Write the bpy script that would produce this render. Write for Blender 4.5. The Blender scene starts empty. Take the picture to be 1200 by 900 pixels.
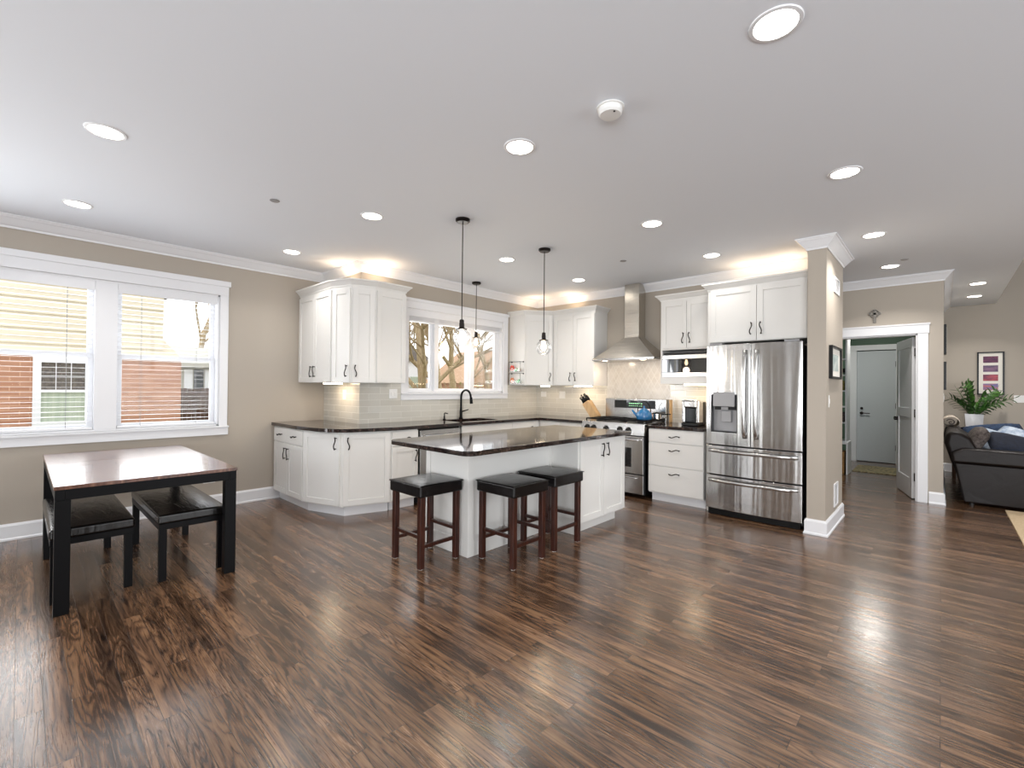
import bpy, bmesh, math, random
from mathutils import Vector, Matrix
from mathutils.geometry import tessellate_polygon
random.seed(7)
S = bpy.context.scene
COL = S.collection
PI = math.pi

# ------------------------------------------------------------------ camera
EYE = 1.36
YAW, PITCH, ROLL, FPX = 0.75129, 0.0070286, 0.0095679, 538.64
def _cam():
    a = YAW
    F = Vector((-math.sin(a), math.cos(a), 0)); R = Vector((math.cos(a), math.sin(a), 0)); Z = Vector((0, 0, 1))
    Fw = F*math.cos(PITCH) + Z*math.sin(PITCH); U = -F*math.sin(PITCH) + Z*math.cos(PITCH)
    R2 = R*math.cos(ROLL) + U*math.sin(ROLL); U2 = -R*math.sin(ROLL) + U*math.cos(ROLL)
    m = Matrix.Identity(4)
    for i in range(3):
        m[i][0] = R2[i]; m[i][1] = U2[i]; m[i][2] = -Fw[i]
    m[2][3] = EYE
    cd = bpy.data.cameras.new('camera'); cd.sensor_width = 36; cd.lens = FPX/1200*36
    cd.clip_start = 0.05; cd.clip_end = 300
    c = bpy.data.objects.new('camera', cd); COL.objects.link(c); c.matrix_world = m
    S.camera = c
_cam()

# ------------------------------------------------------------------ view, world, daylight
S.view_settings.view_transform = 'Standard'
S.view_settings.look = 'None'
S.view_settings.gamma = 1
S.view_settings.use_curve_mapping = False
S.view_settings.exposure = 0.16
S.cycles.use_denoising = True
S.cycles.max_bounces = 8
S.cycles.diffuse_bounces = 5
S.cycles.glossy_bounces = 4
S.cycles.transparent_max_bounces = 12
S.cycles.sample_clamp_indirect = 6
S.cycles.caustics_reflective = False
S.cycles.caustics_refractive = False

W = bpy.data.worlds.new('overcast_sky'); S.world = W; W.use_nodes = True
bg = W.node_tree.nodes['Background']
bg.inputs['Color'].default_value = (0.93, 0.965, 1.0, 1); bg.inputs['Strength'].default_value = 2.1

def area(name, loc, target, sx, sy, power, color=(1, 1, 1), spread=PI, shape='RECTANGLE'):
    l = bpy.data.lights.new(name, 'AREA'); l.shape = shape; l.size = sx; l.size_y = sy
    l.energy = power; l.color = color; l.spread = spread
    o = bpy.data.objects.new(name, l); COL.objects.link(o); o.location = loc
    d = Vector(target) - Vector(loc); o.rotation_euler = d.to_track_quat('-Z', 'Y').to_euler()
    return o
DAY = (0.95, 0.975, 1.0)
# daylight at the window openings; rear, side and family ones are added for fill
area('daylight_patio_door', (-4.0, -3.32, 1.15), (-4.0, 0, 1.15), 0.62, 2.1, 12, DAY)
area('fill_light_rear', (1.9, -3.32, 1.3), (0.6, 0, 2.7), 4.2, 2.0, 300, DAY)  # unseen wide opening, sized and placed to bring in fill light
area('daylight_dining_window', (-6.3, 0.55, 1.65), (0, 0.55, 1.8), 1.8, 1.35, 42, DAY)
area('daylight_sink_window', (-5.3, 4.22, 1.78), (0, 4.22, 1.5), 1.6, 0.8, 14, DAY)
area('fill_light_side', (-6.2, -1.9, 1.6), (0, -0.6, 3.6), 1.8, 1.4, 125, DAY)  # unseen opening added to brighten the left of the ceiling, aimed upward
area('fill_light_family', (5.12, 3.4, 2.0), (0, 3.4, 3.6), 4.4, 3.2, 150, DAY)  # added lamp at an unseen opening, tilted up to lift the ceiling
DL_W = 5.0      # one recessed downlight
WARM = (1.0, 0.78, 0.56)

# ------------------------------------------------------------------ materials
def srgb(r, g, b):
    f = lambda c: (c/255/12.92) if c/255 <= 0.04045 else ((c/255+0.055)/1.055)**2.4
    return (f(r), f(g), f(b), 1)
def mat(name, col=(0.8, 0.8, 0.8, 1), rough=0.5, metal=0.0, spec=0.5, coat=0, emit=None, es=1.0):
    m = bpy.data.materials.new(name); m.use_nodes = True
    b = m.node_tree.nodes['Principled BSDF']
    b.inputs['Base Color'].default_value = col; b.inputs['Roughness'].default_value = rough
    b.inputs['Metallic'].default_value = metal; b.inputs['Specular IOR Level'].default_value = spec
    b.inputs['Coat Weight'].default_value = coat
    if emit: b.inputs['Emission Color'].default_value = emit; b.inputs['Emission Strength'].default_value = es
    return m
def N(m, t, **k):
    n = m.node_tree.nodes.new(t)
    for a, v in k.items(): setattr(n, a, v)
    return n
def L(m, a, b): m.node_tree.links.new(a, b)
def bsdf(m): return m.node_tree.nodes['Principled BSDF']
def coords(m, scale=(1, 1, 1), rot=(0, 0, 0), kind='Object'):
    tc = N(m, 'ShaderNodeTexCoord'); mp = N(m, 'ShaderNodeMapping')
    mp.inputs['Scale'].default_value = scale; mp.inputs['Rotation'].default_value = rot
    L(m, tc.outputs[kind], mp.inputs['Vector']); return mp.outputs['Vector']
def ramp(m, fac, stops, interp='LINEAR'):
    r = N(m, 'ShaderNodeValToRGB'); r.color_ramp.interpolation = interp
    while len(r.color_ramp.elements) < len(stops): r.color_ramp.elements.new(0.5)
    for e, (p, c) in zip(r.color_ramp.elements, stops): e.position = p; e.color = c
    L(m, fac, r.inputs['Fac']); return r.outputs['Color']
def noise(m, vec, scale=5, detail=4, rough=0.5, dist=0, w=None):
    n = N(m, 'ShaderNodeTexNoise')
    if w is not None: n.noise_dimensions = '4D'; L(m, w, n.inputs['W'])
    n.inputs['Scale'].default_value = scale; n.inputs['Detail'].default_value = detail
    n.inputs['Roughness'].default_value = rough; n.inputs['Distortion'].default_value = dist
    L(m, vec, n.inputs['Vector']); return n.outputs['Fac']
def bump(m, h, strength=0.2, dist=0.002):
    b = N(m, 'ShaderNodeBump'); b.inputs['Strength'].default_value = strength; b.inputs['Distance'].default_value = dist
    L(m, h, b.inputs['Height']); L(m, b.outputs['Normal'], bsdf(m).inputs['Normal'])
def mixc(m, fac, a, b, mode='MIX'):
    n = N(m, 'ShaderNodeMix', data_type='RGBA', blend_type=mode)
    for s, v in ((0, fac), (6, a), (7, b)):
        if isinstance(v, (float, int, tuple)): n.inputs[s].default_value = v
        else: L(m, v, n.inputs[s])
    return n.outputs[2]
def mth(m, op, a, b=None):
    n = N(m, 'ShaderNodeMath', operation=op)
    for s, v in ((0, a), (1, b)):
        if v is None: continue
        if isinstance(v, (float, int)): n.inputs[s].default_value = v
        else: L(m, v, n.inputs[s])
    return n.outputs[0]

M = {}
def paint(name, c, rough=0.55, k=0.05):
    m = mat(name, c, rough); v = coords(m)
    bump(m, noise(m, v, 260, 2), k, 0.001); return m
M['wall'] = paint('taupe_wall_paint', srgb(172, 163, 151))
M['ceiling'] = paint('white_ceiling_paint', srgb(234, 239, 246), 0.7)
M['trim'] = mat('white_trim_paint', srgb(228, 229, 232), 0.32)
M['cab'] = mat('white_cabinet_lacquer', srgb(224, 223, 220), 0.30)
M['green'] = paint('green_wall_paint', srgb(72, 98, 80))
M['greydoor'] = mat('pale_grey_door_paint', srgb(190, 196, 200), 0.4)
M['black'] = mat('black_metal', srgb(6, 6, 8), 0.42, spec=0.14)
M['blackplastic'] = mat('black_plastic', srgb(8, 8, 9), 0.35, spec=0.3)
M['bronze'] = mat('oil_rubbed_bronze', srgb(34, 28, 26), 0.3, 0.8)
M['white_plastic'] = mat('white_plastic', srgb(232, 232, 230), 0.4)
M['chrome'] = mat('polished_steel', (0.75, 0.75, 0.76, 1), 0.12, 1.0)
M['darkglass'] = mat('dark_glass', (0.006, 0.008, 0.01, 1), 0.03, 0, 0.8)
M['lamp'] = mat('lamp_glow', (1, 1, 1, 1), 0.5, emit=(1.0, 0.93, 0.82, 1), es=14)
M['warmlamp'] = mat('warm_lamp_glow', (1, 1, 1, 1), 0.5, emit=(1.0, 0.80, 0.55, 1), es=14)
M['filament'] = mat('filament_glow', (1, 1, 1, 1), 0.5, emit=(1.0, 0.72, 0.42, 1), es=22)

def steel(name, axis='x', rough=0.24, c=(0.52, 0.515, 0.508, 1)):
    m = mat(name, c, rough, 1.0)
    sc = {'x': (3, 220, 220), 'z': (220, 220, 3)}[axis]
    v = coords(m, sc); f = noise(m, v, 1.0, 3, 0.6)
    r = mth(m, 'ADD', mth(m, 'MULTIPLY', f, 0.12), rough-0.06); L(m, r, bsdf(m).inputs['Roughness'])
    bump(m, f, 0.04, 0.0005); return m
M['steel'] = steel('brushed_stainless_steel', 'x')
M['steelwave'] = steel('wavy_brushed_steel', 'x', 0.17)
def _wave(m):
    v = coords(m, (7.5, 1, 0.35)); n = noise(m, v, 1.0, 2, 0.5, 0.2)
    b0 = [n_ for n_ in m.node_tree.nodes if n_.type == 'BUMP'][0]
    b = N(m, 'ShaderNodeBump'); b.inputs['Strength'].default_value = 0.35; b.inputs['Distance'].default_value = 0.02
    L(m, n, b.inputs['Height']); L(m, b.outputs['Normal'], b0.inputs['Normal'])
_wave(M['steelwave'])
M['steelhood'] = steel('brushed_hood_steel', 'x', 0.26, (0.56, 0.53, 0.48, 1))

def wood_floor():
    m = mat('dark_oak_strip_floor', rough=0.3, spec=0.75)
    v = coords(m)
    br = N(m, 'ShaderNodeTexBrick'); br.offset = 0.37; br.offset_frequency = 2; br.squash = 1
    br.inputs['Color1'].default_value = (0, 0, 0, 1); br.inputs['Color2'].default_value = (1, 1, 1, 1)
    br.inputs['Mortar'].default_value = (0.5, 0.5, 0.5, 1)
    br.inputs['Scale'].default_value = 1; br.inputs['Mortar Size'].default_value = 0.0012; br.inputs['Mortar Smooth'].default_value = 0.3
    br.inputs['Bias'].default_value = 0; br.inputs['Brick Width'].default_value = 1.15; br.inputs['Row Height'].default_value = 0.083
    L(m, v, br.inputs['Vector'])
    sep = N(m, 'ShaderNodeSeparateColor'); L(m, br.outputs['Color'], sep.inputs['Color']); rnd = sep.outputs[0]
    w = mth(m, 'MULTIPLY', rnd, 37.0)
    # broad cathedral figure: contour bands of a stretched noise
    mp = N(m, 'ShaderNodeMapping'); mp.inputs['Scale'].default_value = (0.8, 8.5, 1); L(m, v, mp.inputs['Vector'])
    f = noise(m, mp.outputs['Vector'], 1.3, 2.5, 0.5, 0.3, w)
    bands = mth(m, 'FRACT', mth(m, 'MULTIPLY', f, 15.0))
    tri = mth(m, 'POWER', mth(m, 'MULTIPLY', mth(m, 'ABSOLUTE', mth(m, 'SUBTRACT', bands, 0.5)), 2.0), 0.32)
    # fine pores
    mp2 = N(m, 'ShaderNodeMapping'); mp2.inputs['Scale'].default_value = (6, 150, 1); L(m, v, mp2.inputs['Vector'])
    pore = noise(m, mp2.outputs['Vector'], 1.6, 4, 0.7, 0.1, w)
    mp3 = N(m, 'ShaderNodeMapping'); mp3.inputs['Scale'].default_value = (0.9, 22, 1); L(m, v, mp3.inputs['Vector'])
    streak = noise(m, mp3.outputs['Vector'], 1.0, 3, 0.6, 0.3, w)
    g = mth(m, 'ADD', mth(m, 'MULTIPLY', tri, 0.48), mth(m, 'ADD', mth(m, 'MULTIPLY', mth(m, 'SUBTRACT', pore, 0.2), 0.75), mth(m, 'MULTIPLY', mth(m, 'SUBTRACT', streak, 0.5), 1.3)))
    c = ramp(m, g, [(0.22, srgb(24, 17, 14)), (0.44, srgb(64, 45, 33)), (0.64, srgb(103, 76, 56)), (0.88, srgb(136, 105, 79))])
    tint = ramp(m, rnd, [(0.0, (0.66, 0.64, 0.62, 1)), (0.5, (0.92, 0.90, 0.87, 1)), (1.0, (1.18, 1.14, 1.08, 1))])
    c = mixc(m, 1.0, c, tint, 'MULTIPLY')
    c = mixc(m, br.outputs['Fac'], c, srgb(26, 18, 15))
    bsdf(m).inputs['Coat Weight'].default_value = 0.35; bsdf(m).inputs['Coat Roughness'].default_value = 0.14
    L(m, c, bsdf(m).inputs['Base Color'])
    big = noise(m, v, 1.7, 3)
    r = mth(m, 'ADD', mth(m, 'MULTIPLY', pore, 0.12), mth(m, 'ADD', mth(m, 'MULTIPLY', big, 0.08), 0.11))
    r = mth(m, 'ADD', r, mth(m, 'MULTIPLY', rnd, 0.08))
    L(m, r, bsdf(m).inputs['Roughness'])
    h = mth(m, 'SUBTRACT', mth(m, 'ADD', mth(m, 'MULTIPLY', g, 0.5), mth(m, 'MULTIPLY', big, 0.9)), mth(m, 'MULTIPLY', br.outputs['Fac'], 1.2))
    bump(m, h, 0.32, 0.002)
    bn = [n_ for n_ in m.node_tree.nodes if n_.type == 'BUMP'][0]; L(m, bn.outputs['Normal'], bsdf(m).inputs['Coat Normal'])
    return m
M['floor'] = wood_floor()

def plank_top():
    m = mat('walnut_table_top', rough=0.27, spec=0.6, coat=0.3)
    v = coords(m)
    f = noise(m, coords(m, (1.2, 9, 1)), 2.0, 5, 0.6, 1.2)
    f2 = noise(m, coords(m, (4, 90, 4)), 1.5, 3, 0.6)
    g = mth(m, 'ADD', mth(m, 'MULTIPLY', f, 0.8), mth(m, 'MULTIPLY', f2, 0.25))
    L(m, ramp(m, g, [(0.3, srgb(52, 30, 22)), (0.55, srgb(98, 62, 46)), (0.75, srgb(138, 98, 76))]), bsdf(m).inputs['Base Color'])
    bump(m, g, 0.1, 0.001); return m
M['tabletop'] = plank_top()
def stoolwood():
    m = mat('cherry_stained_wood', rough=0.28)
    g = noise(m, coords(m, (60, 60, 4)), 1.2, 4, 0.6, 0.6)
    L(m, ramp(m, g, [(0.3, srgb(26, 12, 9)), (0.7, srgb(70, 34, 24))]), bsdf(m).inputs['Base Color'])
    return m
M['stoolwood'] = stoolwood()
def leather(name, c1, c2, rough, wr=0.5, sc=(9, 30, 9), spec=0.5):
    m = mat(name, rough=rough, spec=spec)
    n1 = noise(m, coords(m, sc), 1.0, 4, 0.55, 0.8); n2 = noise(m, coords(m), 140, 3)
    L(m, mixc(m, n1, c1, c2), bsdf(m).inputs['Base Color'])
    bump(m, mth(m, 'ADD', mth(m, 'MULTIPLY', n1, 1.0), mth(m, 'MULTIPLY', n2, 0.06)), wr, 0.012); return m
M['leather'] = leather('black_glossy_leather', srgb(10, 9, 9), srgb(20, 18, 18), 0.2, 0.3, (4, 22, 4))
M['stool_leather'] = leather('black_stool_leather', srgb(9, 8, 9), srgb(18, 15, 16), 0.24, 0.25, (14, 14, 14), 0.38)
M['sofa'] = leather('dark_brown_leather', srgb(12, 7, 6), srgb(26, 18, 16), 0.42, 0.35, (5, 9, 5), 0.25)

def granite():
    m = mat('dark_granite', rough=0.06, spec=0.6)
    v = coords(m); a = noise(m, v, 55, 6, 0.75); b = noise(m, v, 12, 3, 0.6)
    vo = N(m, 'ShaderNodeTexVoronoi'); vo.inputs['Scale'].default_value = 130; L(m, v, vo.inputs['Vector'])
    f = mth(m, 'ADD', mth(m, 'MULTIPLY', a, 0.7), mth(m, 'MULTIPLY', b, 0.3))
    c = ramp(m, f, [(0.36, srgb(12, 10, 11)), (0.52, srgb(34, 26, 25)), (0.60, srgb(84, 66, 60)), (0.70, srgb(150, 134, 126))])
    c = mixc(m, mth(m, 'LESS_THAN', vo.outputs['Distance'], 0.16), c, srgb(20, 18, 22))
    L(m, c, bsdf(m).inputs['Base Color']); return m
M['granite'] = granite()

def tile(name, axis, bw=0.30, rh=0.075, c1=srgb(205, 202, 193), c2=srgb(196, 192, 182), mort=srgb(222, 220, 213), rot=0.0, rough=0.12):
    m = mat(name, rough=rough, spec=0.6)
    tc = N(m, 'ShaderNodeTexCoord'); sp = N(m, 'ShaderNodeSeparateXYZ'); L(m, tc.outputs['Object'], sp.inputs[0])
    cb = N(m, 'ShaderNodeCombineXYZ'); L(m, sp.outputs[axis], cb.inputs[0]); L(m, sp.outputs[2], cb.inputs[1])
    mp = N(m, 'ShaderNodeMapping'); mp.inputs['Rotation'].default_value = (0, 0, rot); mp.inputs['Location'].default_value = (0.03, 0.009, 0)
    L(m, cb.outputs[0], mp.inputs['Vector'])
    br = N(m, 'ShaderNodeTexBrick'); br.offset = 0.5
    br.inputs['Color1'].default_value = c1; br.inputs['Color2'].default_value = c2; br.inputs['Mortar'].default_value = mort
    br.inputs['Scale'].default_value = 1; br.inputs['Mortar Size'].default_value = 0.0022; br.inputs['Brick Width'].default_value = bw
    br.inputs['Row Height'].default_value = rh; br.inputs['Mortar Smooth'].default_value = 0.2
    L(m, mp.outputs[0], br.inputs['Vector'])
    L(m, br.outputs['Color'], bsdf(m).inputs['Base Color'])
    L(m, mth(m, 'ADD', mth(m, 'MULTIPLY', br.outputs['Fac'], 0.5), rough), bsdf(m).inputs['Roughness'])
    bump(m, mth(m, 'SUBTRACT', mth(m, 'MULTIPLY', noise(m, mp.outputs[0], 9, 2), 0.5), br.outputs['Fac']), 0.35, 0.002)
    return m
M['tile_x'] = tile('glass_subway_tile_along_x', 0)
M['tile_y'] = tile('glass_subway_tile_along_y', 1)
def diamond():
    m = mat('lattice_mosaic_tile', rough=0.2, spec=0.5)
    tc = N(m, 'ShaderNodeTexCoord'); sp = N(m, 'ShaderNodeSeparateXYZ'); L(m, tc.outputs['Object'], sp.inputs[0])
    x = mth(m, 'MULTIPLY', sp.outputs[0], 11.0); z = mth(m, 'MULTIPLY', sp.outputs[2], 6.5)
    a = mth(m, 'ABSOLUTE', mth(m, 'SUBTRACT', mth(m, 'FRACT', mth(m, 'ADD', x, z)), 0.5))
    b = mth(m, 'ABSOLUTE', mth(m, 'SUBTRACT', mth(m, 'FRACT', mth(m, 'SUBTRACT', x, z)), 0.5))
    e = mth(m, 'MINIMUM', a, b); line = mth(m, 'LESS_THAN', e, 0.055)
    n = noise(m, coords(m), 7, 5, 0.6, 0.6)
    c = ramp(m, n, [(0.35, srgb(192, 188, 182)), (0.65, srgb(208, 205, 200))])
    c = mixc(m, line, c, srgb(208, 206, 202))
    L(m, c, bsdf(m).inputs['Base Color']); bump(m, mth(m, 'SUBTRACT', 1.0, line), 0.3, 0.002); return m
M['mosaic'] = diamond()

def pane_mat():
    m = bpy.data.materials.new('clear_pane'); m.use_nodes = True; nt = m.node_tree
    for n in list(nt.nodes):
        if n.type != 'OUTPUT_MATERIAL': nt.nodes.remove(n)
    out = nt.nodes[0]; t = N(m, 'ShaderNodeBsdfTransparent'); g = N(m, 'ShaderNodeBsdfGlossy'); g.inputs['Roughness'].default_value = 0.02
    lw = N(m, 'ShaderNodeFresnel'); lw.inputs['IOR'].default_value = 1.45; mx = N(m, 'ShaderNodeMixShader')
    L(m, mth(m, 'MULTIPLY', lw.outputs[0], 0.4), mx.inputs[0]); L(m, t.outputs[0], mx.inputs[1]); L(m, g.outputs[0], mx.inputs[2]); L(m, mx.outputs[0], out.inputs[0])
    return m
M['pane'] = pane_mat()

def brick_mat():
    m = mat('orange_red_brick', rough=0.85)
    tc = N(m, 'ShaderNodeTexCoord'); sp = N(m, 'ShaderNodeSeparateXYZ'); L(m, tc.outputs['Object'], sp.inputs[0])
    cb = N(m, 'ShaderNodeCombineXYZ'); L(m, mth(m, 'ADD', sp.outputs[1], sp.outputs[0]), cb.inputs[0]); L(m, sp.outputs[2], cb.inputs[1])
    br = N(m, 'ShaderNodeTexBrick'); br.inputs['Color1'].default_value = srgb(172, 124, 98); br.inputs['Color2'].default_value = srgb(192, 146, 120)
    br.inputs['Mortar'].default_value = srgb(206, 164, 136); br.inputs['Scale'].default_value = 1; br.inputs['Brick Width'].default_value = 0.21
    br.inputs['Row Height'].default_value = 0.072; br.inputs['Mortar Size'].default_value = 0.006
    L(m, cb.outputs[0], br.inputs['Vector'])
    n = noise(m, coords(m), 14, 4, 0.7)
    L(m, mixc(m, mth(m, 'MULTIPLY', n, 0.22), br.outputs['Color'], srgb(120, 66, 46)), bsdf(m).inputs['Base Color'])
    return m
M['brick'] = brick_mat()
M['siding'] = mat('cream_vinyl_siding', srgb(216, 205, 182), 0.6)
M['greysiding'] = mat('grey_clapboard', srgb(176, 172, 160), 0.7)
def noisy(name, a, b, sc=8, rough=0.9, stretch=(1, 1, 1)):
    m = mat(name, rough=rough); L(m, mixc(m, ramp(m, noise(m, coords(m, stretch), sc, 5, 0.65), [(0.35, (0, 0, 0, 1)), (0.65, (1, 1, 1, 1))]), a, b), bsdf(m).inputs['Base Color']); return m
M['bark'] = noisy('tree_bark', srgb(190, 170, 134), srgb(140, 116, 86), 9, 0.9, (4, 4, 1))
M['grass'] = noisy('winter_lawn', srgb(150, 142, 96), srgb(112, 116, 70), 3)
M['shingle'] = noisy('grey_shingles', srgb(120, 112, 104), srgb(90, 84, 80), 20)
M['tanroof'] = noisy('orange_tan_shingles', srgb(192, 158, 128), srgb(172, 136, 106), 20)
M['fence'] = noisy('brown_fence_wood', srgb(96, 70, 54), srgb(64, 46, 38), 5, 0.9, (8, 8, 1))
M['hedge'] = noisy('dry_shrub_leaves', srgb(150, 138, 70), srgb(98, 98, 50), 20)
M['window_green'] = noisy('pale_green_curtain', srgb(160, 172, 152), srgb(184, 192, 174), 1.5, 0.8, (1, 12, 0.3))
M['rug'] = noisy('beige_rug_pile', srgb(206, 184, 152), srgb(186, 162, 128), 60)
M['mat'] = noisy('patterned_tan_mat', srgb(168, 156, 120), srgb(70, 66, 52), 26)
M['blue'] = noisy('blue_velvet', srgb(34, 58, 88), srgb(20, 36, 60), 30)
M['navy'] = noisy('navy_fabric', srgb(24, 32, 50), srgb(16, 20, 32), 30)
M['paleblue'] = noisy('pale_blue_fabric', srgb(196, 206, 216), srgb(120, 140, 168), 14)
M['fur'] = noisy('dark_patterned_fabric', srgb(52, 44, 42), srgb(98, 90, 86), 34)
M['knit'] = noisy('cream_knit', srgb(226, 216, 200), srgb(112, 98, 88), 17, 0.95, (1, 1, 2.4))
M['leaf'] = noisy('dark_glossy_leaf', srgb(26, 62, 24), srgb(70, 112, 44), 9, 0.3)
M['stem'] = mat('green_stem', srgb(70, 110, 52), 0.5)
M['soil'] = mat('potting_soil', srgb(40, 30, 24), 0.95)
M['knifewood'] = noisy('pale_block_wood', srgb(204, 172, 128), srgb(186, 150, 106), 3, 0.5, (12, 12, 2))
M['kettle'] = mat('blue_enamel', srgb(18, 104, 160), 0.12, 0, 0.6, 0.5)
M['picmat'] = mat('picture_mount', srgb(232, 228, 220), 0.7)
M['silver'] = mat('antique_silver', srgb(128, 124, 118), 0.45, 0.7)
M['basket'] = noisy('tan_wicker', srgb(176, 136, 84), srgb(128, 92, 52), 40)
M['cord'] = mat('blind_cord', srgb(150, 150, 150), 0.8)

# ------------------------------------------------------------------ mesh builder
I4 = Matrix.Identity(4)
class MB:
    def __init__(s, xf=None): s.bm = bmesh.new(); s.xf = xf or I4
    def face(s, vs):
        try: return s.bm.faces.new(vs)
        except ValueError: return None
    def v(s, p, xf=None): return s.bm.verts.new((xf or s.xf) @ Vector(p))
    def box(s, x0, x1, y0, y1, z0, z1, xf=None):
        c = [s.v(p, xf) for p in ((x0, y0, z0), (x1, y0, z0), (x1, y1, z0), (x0, y1, z0), (x0, y0, z1), (x1, y0, z1), (x1, y1, z1), (x0, y1, z1))]
        for f in ((0, 3, 2, 1), (4, 5, 6, 7), (0, 1, 5, 4), (1, 2, 6, 5), (2, 3, 7, 6), (3, 0, 4, 7)): s.face([c[i] for i in f])
        return s
    def prism(s, poly, z0, z1, holes=(), xf=None):
        loops = [list(poly)] + [list(h) for h in holes]
        flat = [p for l in loops for p in l]
        tris = tessellate_polygon([[Vector((p[0], p[1], 0)) for p in l] for l in loops])
        lo = [s.v((p[0], p[1], z0), xf) for p in flat]; hi = [s.v((p[0], p[1], z1), xf) for p in flat]
        if not holes:
            s.face(lo[::-1]); s.face(hi)
        else:
            for t in tris: s.face([lo[i] for i in t]); s.face([hi[i] for i in t])
        k = 0
        for l in loops:
            n = len(l)
            for i in range(n):
                a, b = k+i, k+(i+1) % n; s.face([lo[a], lo[b], hi[b], hi[a]])
            k += n
        return s
    def cyl(s, p0, p1, r, seg=20, r2=None, cap=True, xf=None):
        p0, p1 = Vector(p0), Vector(p1); d = (p1-p0).normalized()
        u = d.orthogonal().normalized(); w = d.cross(u); r2 = r if r2 is None else r2
        A = [s.v(p0+(u*math.cos(t)+w*math.sin(t))*r, xf) for t in (2*PI*i/seg for i in range(seg))]
        B = [s.v(p1+(u*math.cos(t)+w*math.sin(t))*r2, xf) for t in (2*PI*i/seg for i in range(seg))]
        for i in range(seg): s.face([A[i], A[(i+1) % seg], B[(i+1) % seg], B[i]])
        if cap: s.face(A[::-1]); s.face(B)
        return s
    def tube(s, pts, r, seg=8, xf=None, cap=True, rad=None):
        pts = [Vector(p) for p in pts]; rings = []; u = None
        for i, p in enumerate(pts):
            d = (pts[min(i+1, len(pts)-1)]-pts[max(i-1, 0)]).normalized()
            u = d.orthogonal().normalized() if u is None else (u-d*u.dot(d)).normalized()
            w = d.cross(u); rr = rad[i] if rad else r
            rings.append([s.v(p+(u*math.cos(t)+w*math.sin(t))*rr, xf) for t in (2*PI*k/seg for k in range(seg))])
        for a, b in zip(rings, rings[1:]):
            for k in range(seg): s.face([a[k], a[(k+1) % seg], b[(k+1) % seg], b[k]])
        if cap: s.face(rings[0][::-1]); s.face(rings[-1])
        return s
    def lathe(s, prof, c=(0, 0, 0), seg=28, xf=None):
        rings = []
        for r, z in prof:
            if r < 1e-5: rings.append([s.v((c[0], c[1], c[2]+z), xf)])
            else: rings.append([s.v((c[0]+r*math.cos(t), c[1]+r*math.sin(t), c[2]+z), xf) for t in (2*PI*k/seg for k in range(seg))])
        for a, b in zip(rings, rings[1:]):
            if len(a) == 1 and len(b) == 1: continue
            for k in range(seg):
                j = (k+1) % seg
                if len(a) == 1: s.face([a[0], b[j], b[k]])
                elif len(b) == 1: s.face([a[k], a[j], b[0]])
                else: s.face([a[k], a[j], b[j], b[k]])
        return s
    def sweep(s, path, prof, closed=False, xf=None):
        """prof (out, z) swept along a plan path; out is to the right of the heading"""
        P = [Vector((p[0], p[1])) for p in path]; n = len(P); rings = []
        for i in range(n):
            ds = []
            if i > 0 or closed: ds.append((P[i]-P[i-1]).normalized())
            if i < n-1 or closed: ds.append((P[(i+1) % n]-P[i]).normalized())
            ns = [Vector((d.y, -d.x)) for d in ds]
            b = sum(ns, Vector((0, 0))); b = b/len(ns)
            b = b/max(b.length_squared, 0.2)
            rings.append([s.v((P[i].x+b.x*o, P[i].y+b.y*o, z), xf) for o, z in prof])
        m = len(prof); rr = list(zip(rings, rings[1:]+rings[:1])) if closed else list(zip(rings, rings[1:]))
        for a, b in rr:
            for k in range(m): s.face([a[k], a[(k+1) % m], b[(k+1) % m], b[k]])
        if not closed: s.face(rings[0]); s.face(rings[-1][::-1])
        return s
    def grid(s, fn, nu, nv, close_u=False, xf=None):
        g = [[s.v(fn(i/nu, j/nv), xf) for j in range(nv+1)] for i in range(nu if close_u else nu+1)]
        for i in range(nu):
            for j in range(nv): s.face([g[i][j], g[(i+1) % len(g)][j], g[(i+1) % len(g)][j+1], g[i][j+1]])
        return s
    def build(s, name, m, parent=None, smooth=False, bevel=0, sub=0, solid=0, bseg=2):
        bmesh.ops.recalc_face_normals(s.bm, faces=s.bm.faces)
        me = bpy.data.meshes.new(name); s.bm.to_mesh(me); s.bm.free()
        o = bpy.data.objects.new(name, me); COL.objects.link(o)
        me.materials.append(M[m] if isinstance(m, str) else m)
        if parent is not None: o.parent = parent
        if smooth:
            for f in me.polygons: f.use_smooth = True
        if solid: md = o.modifiers.new('thickness', 'SOLIDIFY'); md.thickness = solid; md.offset = 0
        if bevel:
            md = o.modifiers.new('bevel', 'BEVEL'); md.width = bevel; md.segments = bseg; md.limit_method = 'ANGLE'; md.angle_limit = 0.6
            if not smooth:
                for f in me.polygons: f.use_smooth = True
                md.harden_normals = True
        if sub: md = o.modifiers.new('sub', 'SUBSURF'); md.levels = sub; md.render_levels = sub
        return o
def tag(o, label=None, cat=None, group=None, kind=None):
    if label: o['label'] = label
    if cat: o['category'] = cat
    if group: o['group'] = group
    if kind: o['kind'] = kind
    return o
def thing(name, label, cat, loc=(0, 0, 0), rz=0, group=None):
    o = bpy.data.objects.new(name, None); COL.objects.link(o); o.empty_display_size = 0.1
    o.location = loc; o.rotation_euler = (0, 0, rz); return tag(o, label, cat, group)
def struct(o): o['kind'] = 'structure'; return o
def sroot(name):
    o = bpy.data.objects.new(name, None); COL.objects.link(o); o['kind'] = 'structure'; return o
def dup(root, loc=None, rz=None, label=None):
    r = root.copy(); COL.objects.link(r)
    if loc is not None: r.location = loc
    if rz is not None: r.rotation_euler = (0, 0, rz)
    if label: r['label'] = label
    for ch in list(root.children):
        c = ch.copy(); COL.objects.link(c); c.parent = r
        for g in list(ch.children):
            d = g.copy(); COL.objects.link(d); d.parent = c
    return r
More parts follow.
